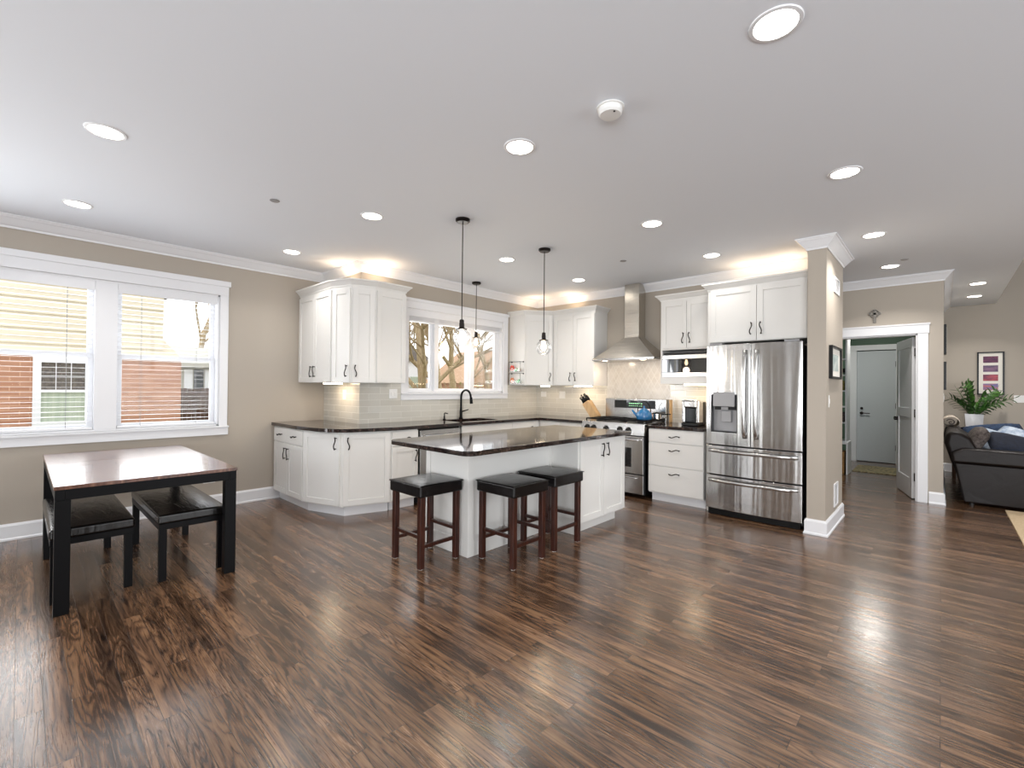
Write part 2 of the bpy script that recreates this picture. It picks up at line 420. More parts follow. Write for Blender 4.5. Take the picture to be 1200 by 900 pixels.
def FR(x, y, ang, z=0): return Matrix.Translation((x, y, z)) @ Matrix.Rotation(ang, 4, 'Z')
def world(root, *a, **k):
    """builder whose coordinates are world metres although it will be parented to root"""
    m = Matrix.Translation(root.location) @ root.rotation_euler.to_matrix().to_4x4()
    return MB(m.inverted())
HP = PI/2

# ------------------------------------------------------------------ room shell
XA, XS, YR, YRET, ZC = -5.87, -4.96, 5.92, 2.71, 2.795
YD, YB, XE = 7.555, 10.78, 0.645
YBK, XF, ZH = -3.2, 5.0, 5.2
struct(MB().box(-6.1, 5.2, -3.4, 11.4, -0.12, 0).build('floor', 'floor'))
struct(MB().box(-6.1, XE, -3.4, 11.4, ZC, ZC+0.12).build('ceiling', 'ceiling'))
struct(MB().box(XE, 5.2, -3.4, 11.4, ZH, ZH+0.12).build('ceiling_high', 'ceiling'))
struct(MB().box(XE-0.12, XE, -3.2, YB, ZC+0.12, ZH).build('wall_upper', 'wall'))
def wall_with_holes(name, axis, a0, a1, t0, t1, z0, z1, holes, m='wall'):
    """wall along an axis with rectangular holes (s0, s1, h0, h1)"""
    b = MB(); cuts = sorted(set([a0, a1]+[h[0] for h in holes]+[h[1] for h in holes]))
    def bx(s0, s1, h0, h1):
        if h1-h0 < 1e-4: return
        if axis == 'y': b.box(t0, t1, s0, s1, h0, h1)
        else: b.box(s0, s1, t0, t1, h0, h1)
    for s0, s1 in zip(cuts, cuts[1:]):
        hs = [h for h in holes if h[0] <= s0+1e-6 and h[1] >= s1-1e-6]
        if not hs: bx(s0, s1, z0, z1)
        else: bx(s0, s1, z0, hs[0][2]); bx(s0, s1, hs[0][3], z1)
    bmesh.ops.remove_doubles(b.bm, verts=b.bm.verts, dist=1e-5)
    return struct(b.build(name, m))
WA = (-0.40, 1.51, 0.90, 2.35)       # dining window opening: y0 y1 z0 z1
WS = (3.36, 5.09, 1.27, 2.36)        # sink window opening
wall_with_holes('wall_left', 'y', -3.2, YRET, XA-0.2, XA, 0, ZC, [WA, (-2.85, -0.95, 0.90, 2.35)])
struct(MB().box(XA-0.2, XS-0.2, YRET, YRET+0.2, 0, ZC).build('wall_return', 'wall'))
wall_with_holes('wall_sink', 'y', YRET, YR+0.18, XS-0.2, XS, 0, ZC, [WS])
struct(MB().box(XS, -0.785, YR, YR+0.18, 0, ZC).build('wall_range', 'wall'))
struct(MB().box(-0.935, -0.785, 5.125, YR, 0, ZC).build('wall_stub', 'wall'))
DX0, DX1, DZ = -1.13, -0.215, 2.07
wall_with_holes('wall_hall', 'x', -3.1, 0.02, YD, YD+0.12, 0, ZC, [(DX0, DX1, 0, DZ)])
struct(MB().box(-3.2, -3.1, YR+0.18, YD+0.12, 0, ZC).build('wall_hall_end', 'wall'))
struct(MB().box(-0.10, 0.02, YD+0.12, YB, 0, ZC).build('wall_living_side', 'wall'))
struct(MB().box(0.02, 5.2, YB, YB+0.2, 0, ZH).build('wall_living_back', 'wall'))
wall_with_holes('wall_family', 'y', -3.2, YB, XF, XF+0.15, 0, ZH, [(1.2, 5.6, 0.5, 3.6)])
wall_with_holes('wall_rear', 'x', -6.07, 5.15, YBK-0.15, YBK, 0, ZH, [(-4.35, -3.65, 0.05, 2.25), (-0.3, 4.1, 0.3, 2.4)])
# mudroom
struct(MB().box(-1.62, -1.52, YD+0.12, 11.2, 0, ZC).build('wall_mudroom_left', 'green'))
struct(MB().box(-0.115, -0.10, YD+0.12, 11.1, 0, ZC).build('wall_mudroom_right', 'green'))
wall_with_holes('wall_mudroom_back', 'x', -1.62, -0.0, 11.07, 11.2, 0, ZC, [(-1.21, -0.60, 0, 2.13)], 'green')
struct(MB().box(-1.52, -0.115, YD+0.12, YD+0.125, DZ+0.0, ZC).build('wall_mudroom_front', 'green'))

CROWN = [(0, -0.105), (0.010, -0.105), (0.014, -0.088), (0.024, -0.080), (0.040, -0.060), (0.062, -0.032), (0.074, -0.022), (0.078, -0.012), (0.090, -0.010), (0.090, 0), (0, 0)]
CR = [(o, ZC-0.0005+z) for o, z in CROWN]
struct(MB().sweep([(XA, -3.2), (XA, YRET), (XS, YRET), (XS, YR), (-3.215, YR)], CR).build('trim_1', 'trim', smooth=False))
struct(MB().sweep([(-3.0, YR), (-0.935, YR)], CR).build('trim_2', 'trim'))
struct(MB().sweep([(-0.935, 5.285), (-0.935, 5.125), (-0.785, 5.125), (-0.785, YR+0.18), (-3.1, YR+0.18)], CR).build('trim_3', 'trim'))
struct(MB().sweep([(-3.1, YD), (0.02, YD), (0.02, YB)], CR).build('trim_4', 'trim'))
BASE = [(0, 0), (0.024, 0), (0.024, 0.014), (0.016, 0.022), (0.016, 0.122), (0.006, 0.142), (0, 0.142)]
struct(MB().sweep([(XA, -3.2), (XA, 2.16)], BASE).build('baseboard_left', 'trim'))
struct(MB().sweep([(-0.935, 5.16), (-0.935, 5.125), (-0.785, 5.125), (-0.785, YR+0.18), (-3.1, YR+0.18)], BASE).build('baseboard_stub', 'trim'))
struct(MB().sweep([(-0.108, YD), (0.02, YD), (0.02, YB), (4.9, YB)], BASE).build('baseboard_hall', 'trim'))
struct(MB().sweep([(-3.1, YD), (DX0-0.1, YD)], BASE).build('baseboard_hall_left', 'trim'))

# tiled splashback slabs
ZT0, ZT1 = 0.915, 1.391
struct(MB().box(XA+0.0, XS, YRET-0.008, YRET, ZT0, ZT1).build('wall_splashback_return', 'tile_x'))
b = MB(); b.box(XS, XS+0.008, YRET-0.008, 3.26, ZT0, ZT1); b.box(XS, XS+0.008, 3.26, 5.2, ZT0, 1.185); b.box(XS, XS+0.008, 5.2, YR, ZT0, ZT1)
struct(b.build('wall_splashback_sink', 'tile_y'))
struct(MB().box(XS+0.008, -3.60, YR-0.008, YR, ZT0, 1.391).build('wall_splashback_corner', 'tile_x'))
struct(MB().box(-2.64, -1.93, YR-0.008, YR, ZT0, 1.419).build('wall_splashback_coffee', 'tile_x'))
struct(MB().box(-3.60, -2.64, YR-0.010, YR, ZT0, 1.76).build('wall_splashback_range', 'mosaic'))

# ------------------------------------------------------------------ windows
def double_hung(b, g, y0, y1, z0, z1, x, zr):
    """two sashes in the wall x plane (room at +x)"""
    for (a, c, dx) in ((z0, zr+0.02, 0.0), (zr-0.02, z1, -0.035)):
        xx = x+dx
        b.box(xx-0.03, xx, y0, y0+0.045, a, c); b.box(xx-0.03, xx, y1-0.045, y1, a, c)
        b.box(xx-0.03, xx, y0+0.045, y1-0.045, a, a+0.045); b.box(xx-0.03, xx, y0+0.045, y1-0.045, c-0.045, c)
        g.box(xx-0.018, xx-0.014, y0+0.045, y1-0.045, a+0.045, c-0.045)
w = sroot('window_1')
b = MB()
y0, y1, z0, z1 = WA
b.box(XA-0.2, XA, y0-0.0, y0+0.02, z0, z1); b.box(XA-0.2, XA, y1-0.02, y1, z0, z1); b.box(XA-0.2, XA, y0, y1, z1-0.02, z1); b.box(XA-0.2, XA, y0, y1, z0, z0+0.02)
b.box(XA-0.16, XA+0.002, 0.48, 0.645, z0+0.02, z1-0.02)
b.build('window_frame', 'trim', w, bevel=0.002)
b = MB(); g = MB()
double_hung(b, g, y0+0.02, 0.48, z0+0.02, z1-0.02, XA-0.085, 1.63); double_hung(b, g, 0.645, y1-0.02, z0+0.02, z1-0.02, XA-0.085, 1.63)
b.build('sash', 'trim', w, bevel=0.002); g.build('pane', 'pane', w)
b = MB()
b.box(XA, XA+0.020, y0-0.09, y0, z0, z1); b.box(XA, XA+0.020, y1, y1+0.082, z0, z1)
b.box(XA, XA+0.022, y0-0.09, y1+0.082, z1, z1+0.16); b.box(XA, XA+0.034, y0-0.11, y1+0.100, z1+0.10, z1+0.16)
b.box(XA, XA+0.022, y0-0.10, y1+0.092, z0-0.10, z0); b.box(XA, XA+0.040, y0-0.10, y1+0.095, z0-0.018, z0)
b.build('casing', 'trim', w, bevel=0.003)

w = sroot('window_2')
y0, y1, z0, z1 = WS
b = MB(); b.box(XS-0.2, XS, y0, y0+0.02, z0, z1); b.box(XS-0.2, XS, y1-0.02, y1, z0, z1); b.box(XS-0.2, XS, y0, y1, z1-0.02, z1); b.box(XS-0.2, XS, y0, y1, z0, z0+0.03)
b.box(XS-0.16, XS-0.02, 3.80, 3.87, z0, z1); b.box(XS-0.16, XS-0.02, 4.45, 4.52, z0, z1)
b.build('window_frame', 'trim', w, bevel=0.002)
b = MB(); g = MB()
for a, c, kr in ((y0+0.02, 3.80, 0.034), (3.87, 4.45, 0.034), (4.52, y1-0.02, 0.085)):
    x = XS-0.07
    k = 0.034
    b.box(x-0.03, x, a, a+k, z0+0.03, z1-0.02); b.box(x-0.03, x, c-kr, c, z0+0.03, z1-0.02)
    b.box(x-0.03, x, a+k, c-kr, z0+0.03, z0+0.03+k); b.box(x-0.03, x, a+k, c-kr, z1-0.02-k, z1-0.02)
    g.box(x-0.018, x-0.014, a+k, c-kr, z0+0.03+k, z1-0.02-k)
b.build('sash', 'trim', w, bevel=0.002); g.build('pane', 'pane', w)
b = MB(); b.box(XS, XS+0.020, y0-0.10, y0, z0, z1); b.box(XS, XS+0.020, y1, y1+0.10, z0, z1)
b.box(XS, XS+0.022, y0-0.10, y1+0.10, z1, z1+0.13); b.box(XS, XS+0.034, y0-0.12, y1+0.115, z1+0.09, z1+0.13)
b.box(XS, XS+0.022, y0-0.10, y1+0.10, z0-0.085, z0); b.box(XS, XS+0.036, y0-0.10, y1+0.10, z0-0.016, z0)
b.build('casing', 'trim', w, bevel=0.003)
t = thing('raised_blind', 'raised white blind stack with valance at the top of the sink window', 'window blind', (XS-0.035, 4.225, 2.34))
MB().box(-0.025, 0.025, -0.84, 0.84, -0.045, 0.0).build('headrail', 'trim', t)
MB().box(0.026, 0.033, -0.845, 0.845, -0.075, 0.0).build('valance', 'trim', t, bevel=0.002)
b = MB()
for i in range(9): b.box(-0.024, 0.024, -0.83, 0.83, -0.058-0.009*i, -0.052-0.009*i)
b.build('slats', 'trim', t)
MB().box(-0.024, 0.024, -0.83, 0.83, -0.145, -0.130).build('bottom_rail', 'trim', t, bevel=0.002)
# rear patio door; unseen rear, side and family openings added for light
for name, ax, s0, s1, h0, h1, t in (('window_3', 'x', -4.35, -3.65, 0.05, 2.25, YBK-0.08), ('window_added_side', 'y', -2.85, -0.95, 0.9, 2.35, XA-0.1), ('window_added_rear', 'x', -0.3, 4.1, 0.3, 2.4, YBK-0.08), ('window_added_family', 'y', 1.2, 5.6, 0.5, 3.6, XF+0.06)):
    b = MB(); n = 1 if name == 'window_3' else 3
    for i in range(n+1):
        c = s0+(s1-s0)*i/n; lo, hi = max(s0, c-0.04), min(s1, c+0.04)
        if ax == 'x': b.box(lo, hi, t-0.03, t+0.03, h0, h1)
        else: b.box(t-0.03, t+0.03, lo, hi, h0, h1)
    for c0, c1 in ((h0, h0+0.07), (h1-0.07, h1)):
        if ax == 'x': b.box(s0, s1, t-0.03, t+0.03, c0, c1)
        else: b.box(t-0.03, t+0.03, s0, s1, c0, c1)
    struct(b.build(name, 'trim', bevel=0.003))

# blinds on the dining window
def blind(label, a, c):
    t = thing('window_blind', label, 'window blind', (XA-0.035, (a+c)/2, 2.33), 0, 'wooden blinds in the dining window')
    hw = (c-a)/2
    MB().box(-0.028, 0.028, -hw, hw, -0.045, 0.0).build('headrail', 'trim', t, bevel=0.002)
    MB().box(0.030, 0.036, -hw, hw, -0.085, 0.0).build('valance', 'trim', t, bevel=0.002)
    b = MB(); z = -0.10
    while z > -1.37:
        b.box(-0.018, 0.018, -hw+0.004, hw-0.004, z-0.0011, z+0.0011); z -= 0.0455
    b.build('slats', 'trim', t)
    MB().box(-0.024, 0.024, -hw+0.004, hw-0.004, -1.405, -1.385).build('bottom_rail', 'trim', t, bevel=0.002)
    for f in (0.22, 0.78):
        y = -hw+2*hw*f
        b = MB(); b.box(0.0245, 0.0258, y-0.0012, y+0.0012, -1.39, -0.04); b.box(-0.0258, -0.0245, y-0.0012, y+0.0012, -1.39, -0.04)
        b.build('cord', 'cord', t)
blind('open white wood blind on the left sash, lowered before the brick house window', -0.375, 0.478)
blind('open white wood blind on the right sash, lowered before brick wall and bare tree', 0.647, 1.485)

# ------------------------------------------------------------------ doors of the hall and mudroom
b = MB(); cw = 0.098
for s in (-1,):
    b.box(DX0-cw, DX0, YD-0.018, YD, 0, DZ); b.box(DX1, DX1+cw, YD-0.018, YD, 0, DZ)
    b.box(DX0-cw-0.01, DX1+cw+0.01, YD-0.022, YD, DZ, DZ+0.12); b.box(DX0-cw-0.02, DX1+cw+0.02, YD-0.03, YD, DZ+0.105, DZ+0.125)
b.box(DX0, DX0+0.018, YD-0.0, YD+0.125, 0, DZ); b.box(DX1-0.018, DX1, YD, YD+0.125, 0, DZ); b.box(DX0, DX1, YD, YD+0.125, DZ-0.018, DZ)
struct(b.build('trim_5', 'trim', bevel=0.003))
# open door leaf swung into the mudroom
dr = sroot('door_1')
X0 = DX1-0.022
b = MB(FR(X0, YD+0.135, math.radians(104)))
def panel_door(b, w, h, t=0.035):
    st = 0.11
    zs = [0.01, 0.25, 1.02, 1.14, h-0.12, h]
    b.box(0, st, 0, t, 0.01, h); b.box(w-st, w, 0, t, 0.01, h)
    b.box(st, w-st, 0, t, zs[0], zs[1]); b.box(st, w-st, 0, t, zs[2], zs[3]); b.box(st, w-st, 0, t, zs[4], zs[5])
    b.box(st, w-st, 0.01, t-0.01, zs[1], zs[2]); b.box(st, w-st, 0.01, t-0.01, zs[3], zs[4])
panel_door(b, 0.78, 2.04)
b.build('door_leaf', 'trim', dr, bevel=0.003)
b = MB(FR(X0, YD+0.135, math.radians(104)))
b.cyl((0.71, 0.035, 0.98), (0.71, 0.075, 0.98), 0.026); b.tube([(0.71, 0.07, 0.98), (0.69, 0.078, 0.98), (0.60, 0.078, 0.98)], 0.009)
b.cyl((0.71, -0.001, 0.98), (0.71, -0.04, 0.98), 0.026); b.tube([(0.71, -0.04, 0.98), (0.69, -0.048, 0.98), (0.60, -0.048, 0.98)], 0.009)
b.build('door_handle', 'bronze', dr, smooth=False)
for z in (0.28, 1.08, 1.85):
    MB().box(X0-0.012, X0+0.006, YD+0.105, YD+0.137, z-0.05, z+0.05).build('hinge', 'bronze', dr)
dr = sroot('door_2')
b = MB(); b.box(-1.195, -0.615, 11.085, 11.125, 0.012, 2.115); b.build('door_leaf', 'greydoor', dr, bevel=0.002)
b = MB(); b.cyl((-1.12, 11.085, 0.93), (-1.12, 11.05, 0.93), 0.028); b.tube([(-1.12, 11.05, 0.93), (-1.10, 11.04, 0.93), (-0.99, 11.04, 0.925)], 0.009)
b.cyl((-1.12, 11.085, 1.02), (-1.12, 11.065, 1.02), 0.024); b.build('door_handle', 'bronze', dr)
for z in (0.3, 1.08, 1.86): MB().box(-0.622, -0.602, 11.07, 11.086, z-0.05, z+0.05).build('hinge', 'bronze', dr)
b = MB(); b.box(-1.31, -1.21, 11.05, 11.07, 0, 2.13); b.box(-0.60, -0.50, 11.05, 11.07, 0, 2.13); b.box(-1.31, -0.50, 11.05, 11.07, 2.13, 2.23)
b.box(-1.21, -1.197, 11.05, 11.2, 0, 2.13); b.box(-0.613, -0.60, 11.05, 11.2, 0, 2.13)
struct(b.build('trim_6', 'trim', bevel=0.002))
struct(MB().sweep([(-1.52, YD+0.125), (-1.52, 11.07), (-1.31, 11.07)], BASE).build('baseboard_mudroom_left', 'trim'))
struct(MB().sweep([(-0.50, 11.07), (-0.115, 11.07), (-0.115, 8.6)], BASE).build('baseboard_mudroom_right', 'trim'))
struct(MB().box(-1.7, 0.1, 11.3, 11.32, -0.1, 3).build('wall_mudroom_outer', 'greydoor'))
l = area('mudroom_ceiling_lamp', (-0.85, 9.6, 2.70), (-0.85, 9.6, 0), 0.3, 0.3, 22, (1, 0.95, 0.88), shape='DISK')

# ------------------------------------------------------------------ cabinet parts
def shaker(b, x0, x1, z0, z1, t=0.020, fw=0.058, xf=None):
    """shaker door, front at y=-t"""
    b.box(x0, x0+fw, -t, 0, z0, z1, xf); b.box(x1-fw, x1, -t, 0, z0, z1, xf)
    b.box(x0+fw, x1-fw, -t, 0, z0, z0+fw, xf); b.box(x0+fw, x1-fw, -t, 0, z1-fw, z1, xf)
    b.box(x0+fw, x1-fw, -t+0.009, 0, z0+fw, z1-fw, xf)
def pull(b, cx, cz, ln=0.13, vert=True, y=-0.020, flip=1, xf=None):
    pts = []
    for i in range(15):
        s = -1+2*i/14; a = s*ln/2; o = 0.010*math.sin(PI*s)*flip; d = y-0.028+0.004*abs(s)
        pts.append((cx+o, d, cz+a) if vert else (cx+a, d, cz+o))
    b.tube(pts, 0.0055, 8, xf=xf)
    for e in (pts[1], pts[-2]): b.cyl(e, (e[0], y, e[2]), 0.0055, 8, xf=xf)
G = 0.0025
def door(t, x0, x1, z0, z1, hx=None, hz=None, vert=True, slab=False, hl=0.13, flip=1, xf=None, name=None, fw=0.058):
    b = MB(); x0 += G; x1 -= G; z0 += G; z1 -= G
    if slab: b.box(x0, x1, -0.020, 0, z0, z1, xf)
    else: shaker(b, x0, x1, z0, z1, xf=xf, fw=fw)
    o = b.build(name or ('door' if vert else 'drawer'), 'cab', t, bevel=0.0018)
    if hx is not None:
        b = MB(); pull(b, hx, hz, hl, vert, flip=flip, xf=xf); b.build('handle', 'bronze', o, smooth=True)
    return o
def base_body(t, w, d=0.60, z1=0.877, toe=True):
    b = MB(); b.box(0.002, w, 0, d, 0.10, z1); b.build('body', 'cab', t)
    if toe: MB().box(0.018, w, 0.055, d-0.02, 0, 0.10).build('toe_kick', 'trim', t)
CCR = [(0, 0), (0.008, 0), (0.010, 0.014), (0.026, 0.030), (0.044, 0.052), (0.056, 0.060), (0.056, 0.075), (0, 0.075)]
def cab_crown(t, path, z, xf=None):
    b = MB(); b.sweep(path, [(o, z+h) for o, h in CCR], xf=xf); return b.build('crown', 'cab', t)

# base: narrow cabinet against the dining wall, facing the camera
YF1 = 2.105
t = thing('base_cabinet', 'white base cabinet with drawers over narrow doors, at the counter end by the wall', 'cabinet', (XA, YF1, 0), 0, 'white base cabinets')
w = 0.83
base_body(t, w, YRET-YF1-0.01)
door(t, 0.03, 0.43, 0.70, 0.865, 0.23, 0.785, False, True, 0.11); door(t, 0.43, w, 0.70, 0.865, 0.63, 0.785, False, True, 0.11)
door(t, 0.03, 0.43, 0.11, 0.695, 0.385, 0.58); door(t, 0.43, w, 0.11, 0.695, 0.475, 0.58, flip=-1)
# base: two faceted corner doors
P1, P2, P3 = (-5.04, YF1), (-4.525, 2.275), (-4.365, 2.76)
t = thing('corner_base_cabinet', 'white angled base cabinet with two single doors around the counter bend', 'cabinet', (-5.04, YF1, 0), 0, 'white base cabinets')
b = world(t); b.prism([P1, P2, P3, (XS+0.01, 2.76), (XS+0.01, YRET-0.01), (-5.04, YRET-0.01)], 0.10, 0.877); b.build('body', 'cab', t)
def inset(p, q, d):
    v = Vector((q[0]-p[0], q[1]-p[1])).normalized(); return Vector((-v.y, v.x))*d
b = world(t); b.prism([(-5.04, YF1+0.055), (-4.55, 2.325), (-4.42, 2.76), (XS+0.01, 2.76), (XS+0.01, YRET-0.01), (-5.04, YRET-0.01)], 0, 0.10); b.build('toe_kick', 'trim', t)
def facet_door(t, p, q, z0, z1, hfrac, hz, fw=0.058, flip=1, m=0.012, hl=0.13):
    dx, dy = q[0]-p[0], q[1]-p[1]; ln = math.hypot(dx, dy); ang = math.atan2(dy, dx)
    xf = FR(p[0]-t.location.x, p[1]-t.location.y, ang)
    return door(t, m, ln-m, z0, z1, ln*hfrac, hz, xf=xf, fw=fw, flip=flip, hl=hl)
facet_door(t, P1, P2, 0.11, 0.865, 0.90, 0.76); facet_door(t, P2, P3, 0.11, 0.865, 0.12, 0.76, flip=-1)
# base: sink run (faces +x)
XFc = -4.365
def run_cab(label, y0, y1, name='base_cabinet'):
    return thing(name, label, 'cabinet', (XFc, y0, 0), HP, 'white base cabinets')
t = run_cab('slim white base cabinet with one drawer and door, left of the dishwasher', 2.76, 3.10)
base_body(t, 0.34, 0.585)
door(t, 0, 0.34, 0.70, 0.865, 0.17, 0.785, False, True, 0.11); door(t, 0, 0.34, 0.11, 0.695, 0.30, 0.58)
t = thing('dishwasher', 'stainless dishwasher built in under the counter, left of the sink', 'dishwasher', (XFc, 3.115, 0), HP)
MB().box(0.0, 0.62, 0.02, 0.58, 0.02, 0.87).build('body', 'blackplastic', t)
MB().box(0.012, 0.608, -0.022, 0.02, 0.11, 0.855).build('door', 'steel', t, bevel=0.004)
b = MB(); b.tube([(0.06, -0.055, 0.79), (0.31, -0.062, 0.79), (0.56, -0.055, 0.79)], 0.011, 10); b.cyl((0.08, -0.055, 0.79), (0.08, -0.02, 0.79), 0.008); b.cyl((0.54, -0.055, 0.79), (0.54, -0.02, 0.79), 0.008)
b.build('handle', 'chrome', t, smooth=False)
t = run_cab('wide white sink base cabinet with two doors below the sink', 3.75, 4.67, 'sink_cabinet')
b = MB(); b.box(0, 0.92, 0, 0.02, 0.10, 0.877); b.box(0, 0.02, 0, 0.585, 0.10, 0.877); b.box(0.9, 0.92, 0, 0.585, 0.10, 0.877); b.box(0, 0.92, 0, 0.585, 0.10, 0.12)
b.build('body', 'cab', t); MB().box(0, 0.92, 0.055, 0.57, 0, 0.10).build('toe_kick', 'trim', t)
door(t, 0, 0.92, 0.70, 0.865, None, None, False, True, name='false_front')
door(t, 0, 0.46, 0.11, 0.695, 0.42, 0.58); door(t, 0.46, 0.92, 0.11, 0.695, 0.50, 0.58, flip=-1)
t = run_cab('white base cabinet right of the sink with one round-knobbed drawer', 4.67, 5.26)
base_body(t, 0.585, 0.585)
o = door(t, 0, 0.585, 0.70, 0.865, None, None, False, True)
MB().lathe([(0, -0.0), (0.006, 0), (0.006, 0.014), (0.015, 0.02), (0.015, 0.028), (0, 0.032)], xf=Matrix.Translation((0.40, -0.02, 0.785)) @ Matrix.Rotation(HP, 4, 'X')).build('knob', 'bronze', o, smooth=True)
door(t, 0, 0.585, 0.11, 0.695, 0.06, 0.58)
YFr = 5.275
t = thing('base_cabinet', 'white base cabinet left of the range, two drawers over two doors below the knife block', 'cabinet', (-4.365, YFr, 0), 0, 'white base cabinets')
w = 0.785; base_body(t, w, YR-YFr-0.01)
door(t, 0.03, 0.40, 0.70, 0.865, 0.215, 0.785, False, True, 0.11); door(t, 0.40, w, 0.70, 0.865, 0.59, 0.785, False, True, 0.11)
door(t, 0.03, 0.40, 0.11, 0.695, 0.35, 0.58); door(t, 0.40, w, 0.11, 0.695, 0.45, 0.58, flip=-1)
t = thing('drawer_cabinet', 'white base cabinet with three wide drawers between range and refrigerator', 'cabinet', (-2.615, YFr, 0), 0, 'white base cabinets')
w = 0.665; base_body(t, w, YR-YFr-0.01)
for a, c in ((0.715, 0.872), (0.435, 0.712), (0.115, 0.432)):
    door(t, 0, w, a, c, 0.33, c-0.08, False, True, 0.13)

# worktops
def arc(c, r, a0, a1, n=6): return [(c[0]+r*math.cos(a0+(a1-a0)*i/n), c[1]+r*math.sin(a0+(a1-a0)*i/n)) for i in range(n+1)]
def catmull(pts, n=6):
    out = []
    for i in range(1, len(pts)-2):
        p0, p1, p2, p3 = [Vector(p) for p in pts[i-1:i+3]]
        for k in range(n):
            s = k/n; out.append(tuple(0.5*((2*p1)+(p2-p0)*s+(2*p0-5*p1+4*p2-p3)*s*s+(3*p1-p0-3*p2+p3)*s**3)))
    out.append(tuple(pts[-2])); return out
ZK0, ZK1 = 0.878, 0.915
front = catmull([(-5.9, 2.065), (-5.5, 2.065), (-5.05, 2.07), (-4.52, 2.22), (-4.325, 2.74), (-4.325, 3.1), (-4.325, 3.6)], 8)
outer = [(XA, 2.065)] + front + [(-4.325, 5.235), (-3.578, 5.235), (-3.578, YR-0.009), (XS+0.009, YR-0.009), (XS+0.009, YRET-0.009), (XA, YRET-0.009)]
sinkh = [(-4.84, 3.80), (-4.44, 3.80), (-4.44, 4.50), (-4.84, 4.50)]
b = MB(); b.prism(outer, ZK0, ZK1, [sinkh[::-1]])
tag(b.build('worktop', 'granite', bevel=0.004), 'dark granite worktop bending around the sink wall and corner', 'worktop')
b = MB(); b.box(-2.615, -1.945, 5.235, YR-0.009, ZK0, ZK1)
tag(b.build('worktop', 'granite', bevel=0.004), 'short dark granite worktop under the coffee maker', 'worktop')
t = thing('sink', 'black undermount basin in the dark worktop below the window', 'sink', (-4.64, 4.15, 0.70))
b = world(t)
b.box(-4.86, -4.42, 3.78, 4.52, 0.675, 0.69); b.box(-4.86, -4.845, 3.78, 4.52, 0.69, 0.8775); b.box(-4.435, -4.42, 3.78, 4.52, 0.69, 0.8775)
b.box(-4.845, -4.435, 3.78, 3.795, 0.69, 0.8775); b.box(-4.845, -4.435, 4.505, 4.52, 0.69, 0.8775); b.build('basin', 'blackplastic', t)
b = world(t); b.lathe([(0, 0.691), (0.04, 0.691), (0.045, 0.695), (0.03, 0.693), (0, 0.693)], (-4.64, 4.15, 0)); b.build('drain', 'chrome', t)
# faucet
t = thing('faucet', 'black gooseneck pull-down faucet behind the sink', 'faucet', (-4.89, 4.20, 0.915), 0)
MB().lathe([(0, 0), (0.028, 0), (0.028, 0.012), (0.020, 0.02), (0.020, 0.10), (0.016, 0.13), (0.016, 0.16), (0, 0.16)]).build('base', 'black', t, smooth=True)
pts = [(0, 0, 0.15), (0, 0, 0.30)] + [(0.10-0.10*math.cos(a), 0, 0.30+0.10*math.sin(a)) for a in (PI*i/10 for i in range(1, 10))] + [(0.205, 0, 0.285)]
MB().tube([(0, 0, 0.14)]+pts, 0.0145, 12).build('spout', 'black', t, smooth=True)
MB().cyl((0.205, 0, 0.30), (0.215, 0, 0.215), 0.018, 14, 0.022).build('spray_head', 'black', t)
MB().tube([(0, 0.018, 0.10), (0, 0.045, 0.105), (0.02, 0.12, 0.125)], 0.008, 10, rad=[0.012, 0.009, 0.006]).build('lever', 'black', t, smooth=True)
t = thing('soap_dispenser', 'small black soap pump on the worktop left of the faucet', 'soap dispenser', (-4.88, 3.90, 0.915))
MB().lathe([(0, 0), (0.020, 0), (0.020, 0.01), (0.011, 0.015), (0.011, 0.05), (0, 0.05)]).build('base', 'black', t, smooth=True)
MB().tube([(0, 0, 0.05), (0, 0, 0.085), (0.01, 0, 0.092), (0.07, 0, 0.085)], 0.007, 10).build('nozzle', 'black', t, smooth=True)

YRC, XSC, XAC, YTC = YR-0.002, XS+0.002, XA+0.002, YRET-0.002
# ------------------------------------------------------------------ wall cabinets
ZU0, ZU1 = 1.392, 2.462
def glow_bar(t, x0, x1, y, z, xf=None):
    MB().box(x0, x1, y-0.02, y+0.02, z-0.014, z, xf).build('light_strip', 'warmlamp', t)
# left corner wall cabinet
t = thing('corner_wall_cabinet', 'tall white faceted wall cabinet with crown, left of the sink window', 'wall cabinet', (XA, 2.38, ZU0), 0)
U0, U1, U2, U3, U4 = (XAC, 2.385), (-4.985, 2.385), (-4.725, 2.475), (-4.635, 2.715), (-4.635, 3.105)
poly = [U0, U1, U2, U3, U4, (XSC, 3.105), (XSC, YTC), (XAC, YTC)]
b = world(t); b.prism(poly, ZU0, ZU1+0.02); b.build('body', 'cab', t)
off = (-t.location.x, -t.location.y)
def wdoor(t, p, q, f0, f1, z0, z1, hf=None, hz=None, flip=1, fw=0.058, blank=False):
    dx, dy = q[0]-p[0], q[1]-p[1]; ln = math.hypot(dx, dy); xf = FR(p[0]-t.location.x, p[1]-t.location.y, math.atan2(dy, dx), -t.location.z)
    return door(t, ln*f0, ln*f1, z0, z1, None if hf is None else ln*hf, hz, xf=xf, fw=fw, flip=flip, name='side_panel' if blank else None)
wdoor(t, U0, U1, 0.02, 0.50, ZU0+0.003, ZU1-0.03, 0.45, ZU0+0.13); wdoor(t, U0, U1, 0.50, 0.985, ZU0+0.003, ZU1-0.03, 0.55, ZU0+0.13, -1)
wdoor(t, U1, U2, 0.03, 0.97, ZU0+0.003, ZU1-0.03, 0.84, ZU0+0.13); wdoor(t, U2, U3, 0.03, 0.97, ZU0+0.003, ZU1-0.03, 0.16, ZU0+0.13, -1)
wdoor(t, U3, U4, 0.02, 1.0, ZU0+0.003, ZU1-0.03, blank=True)
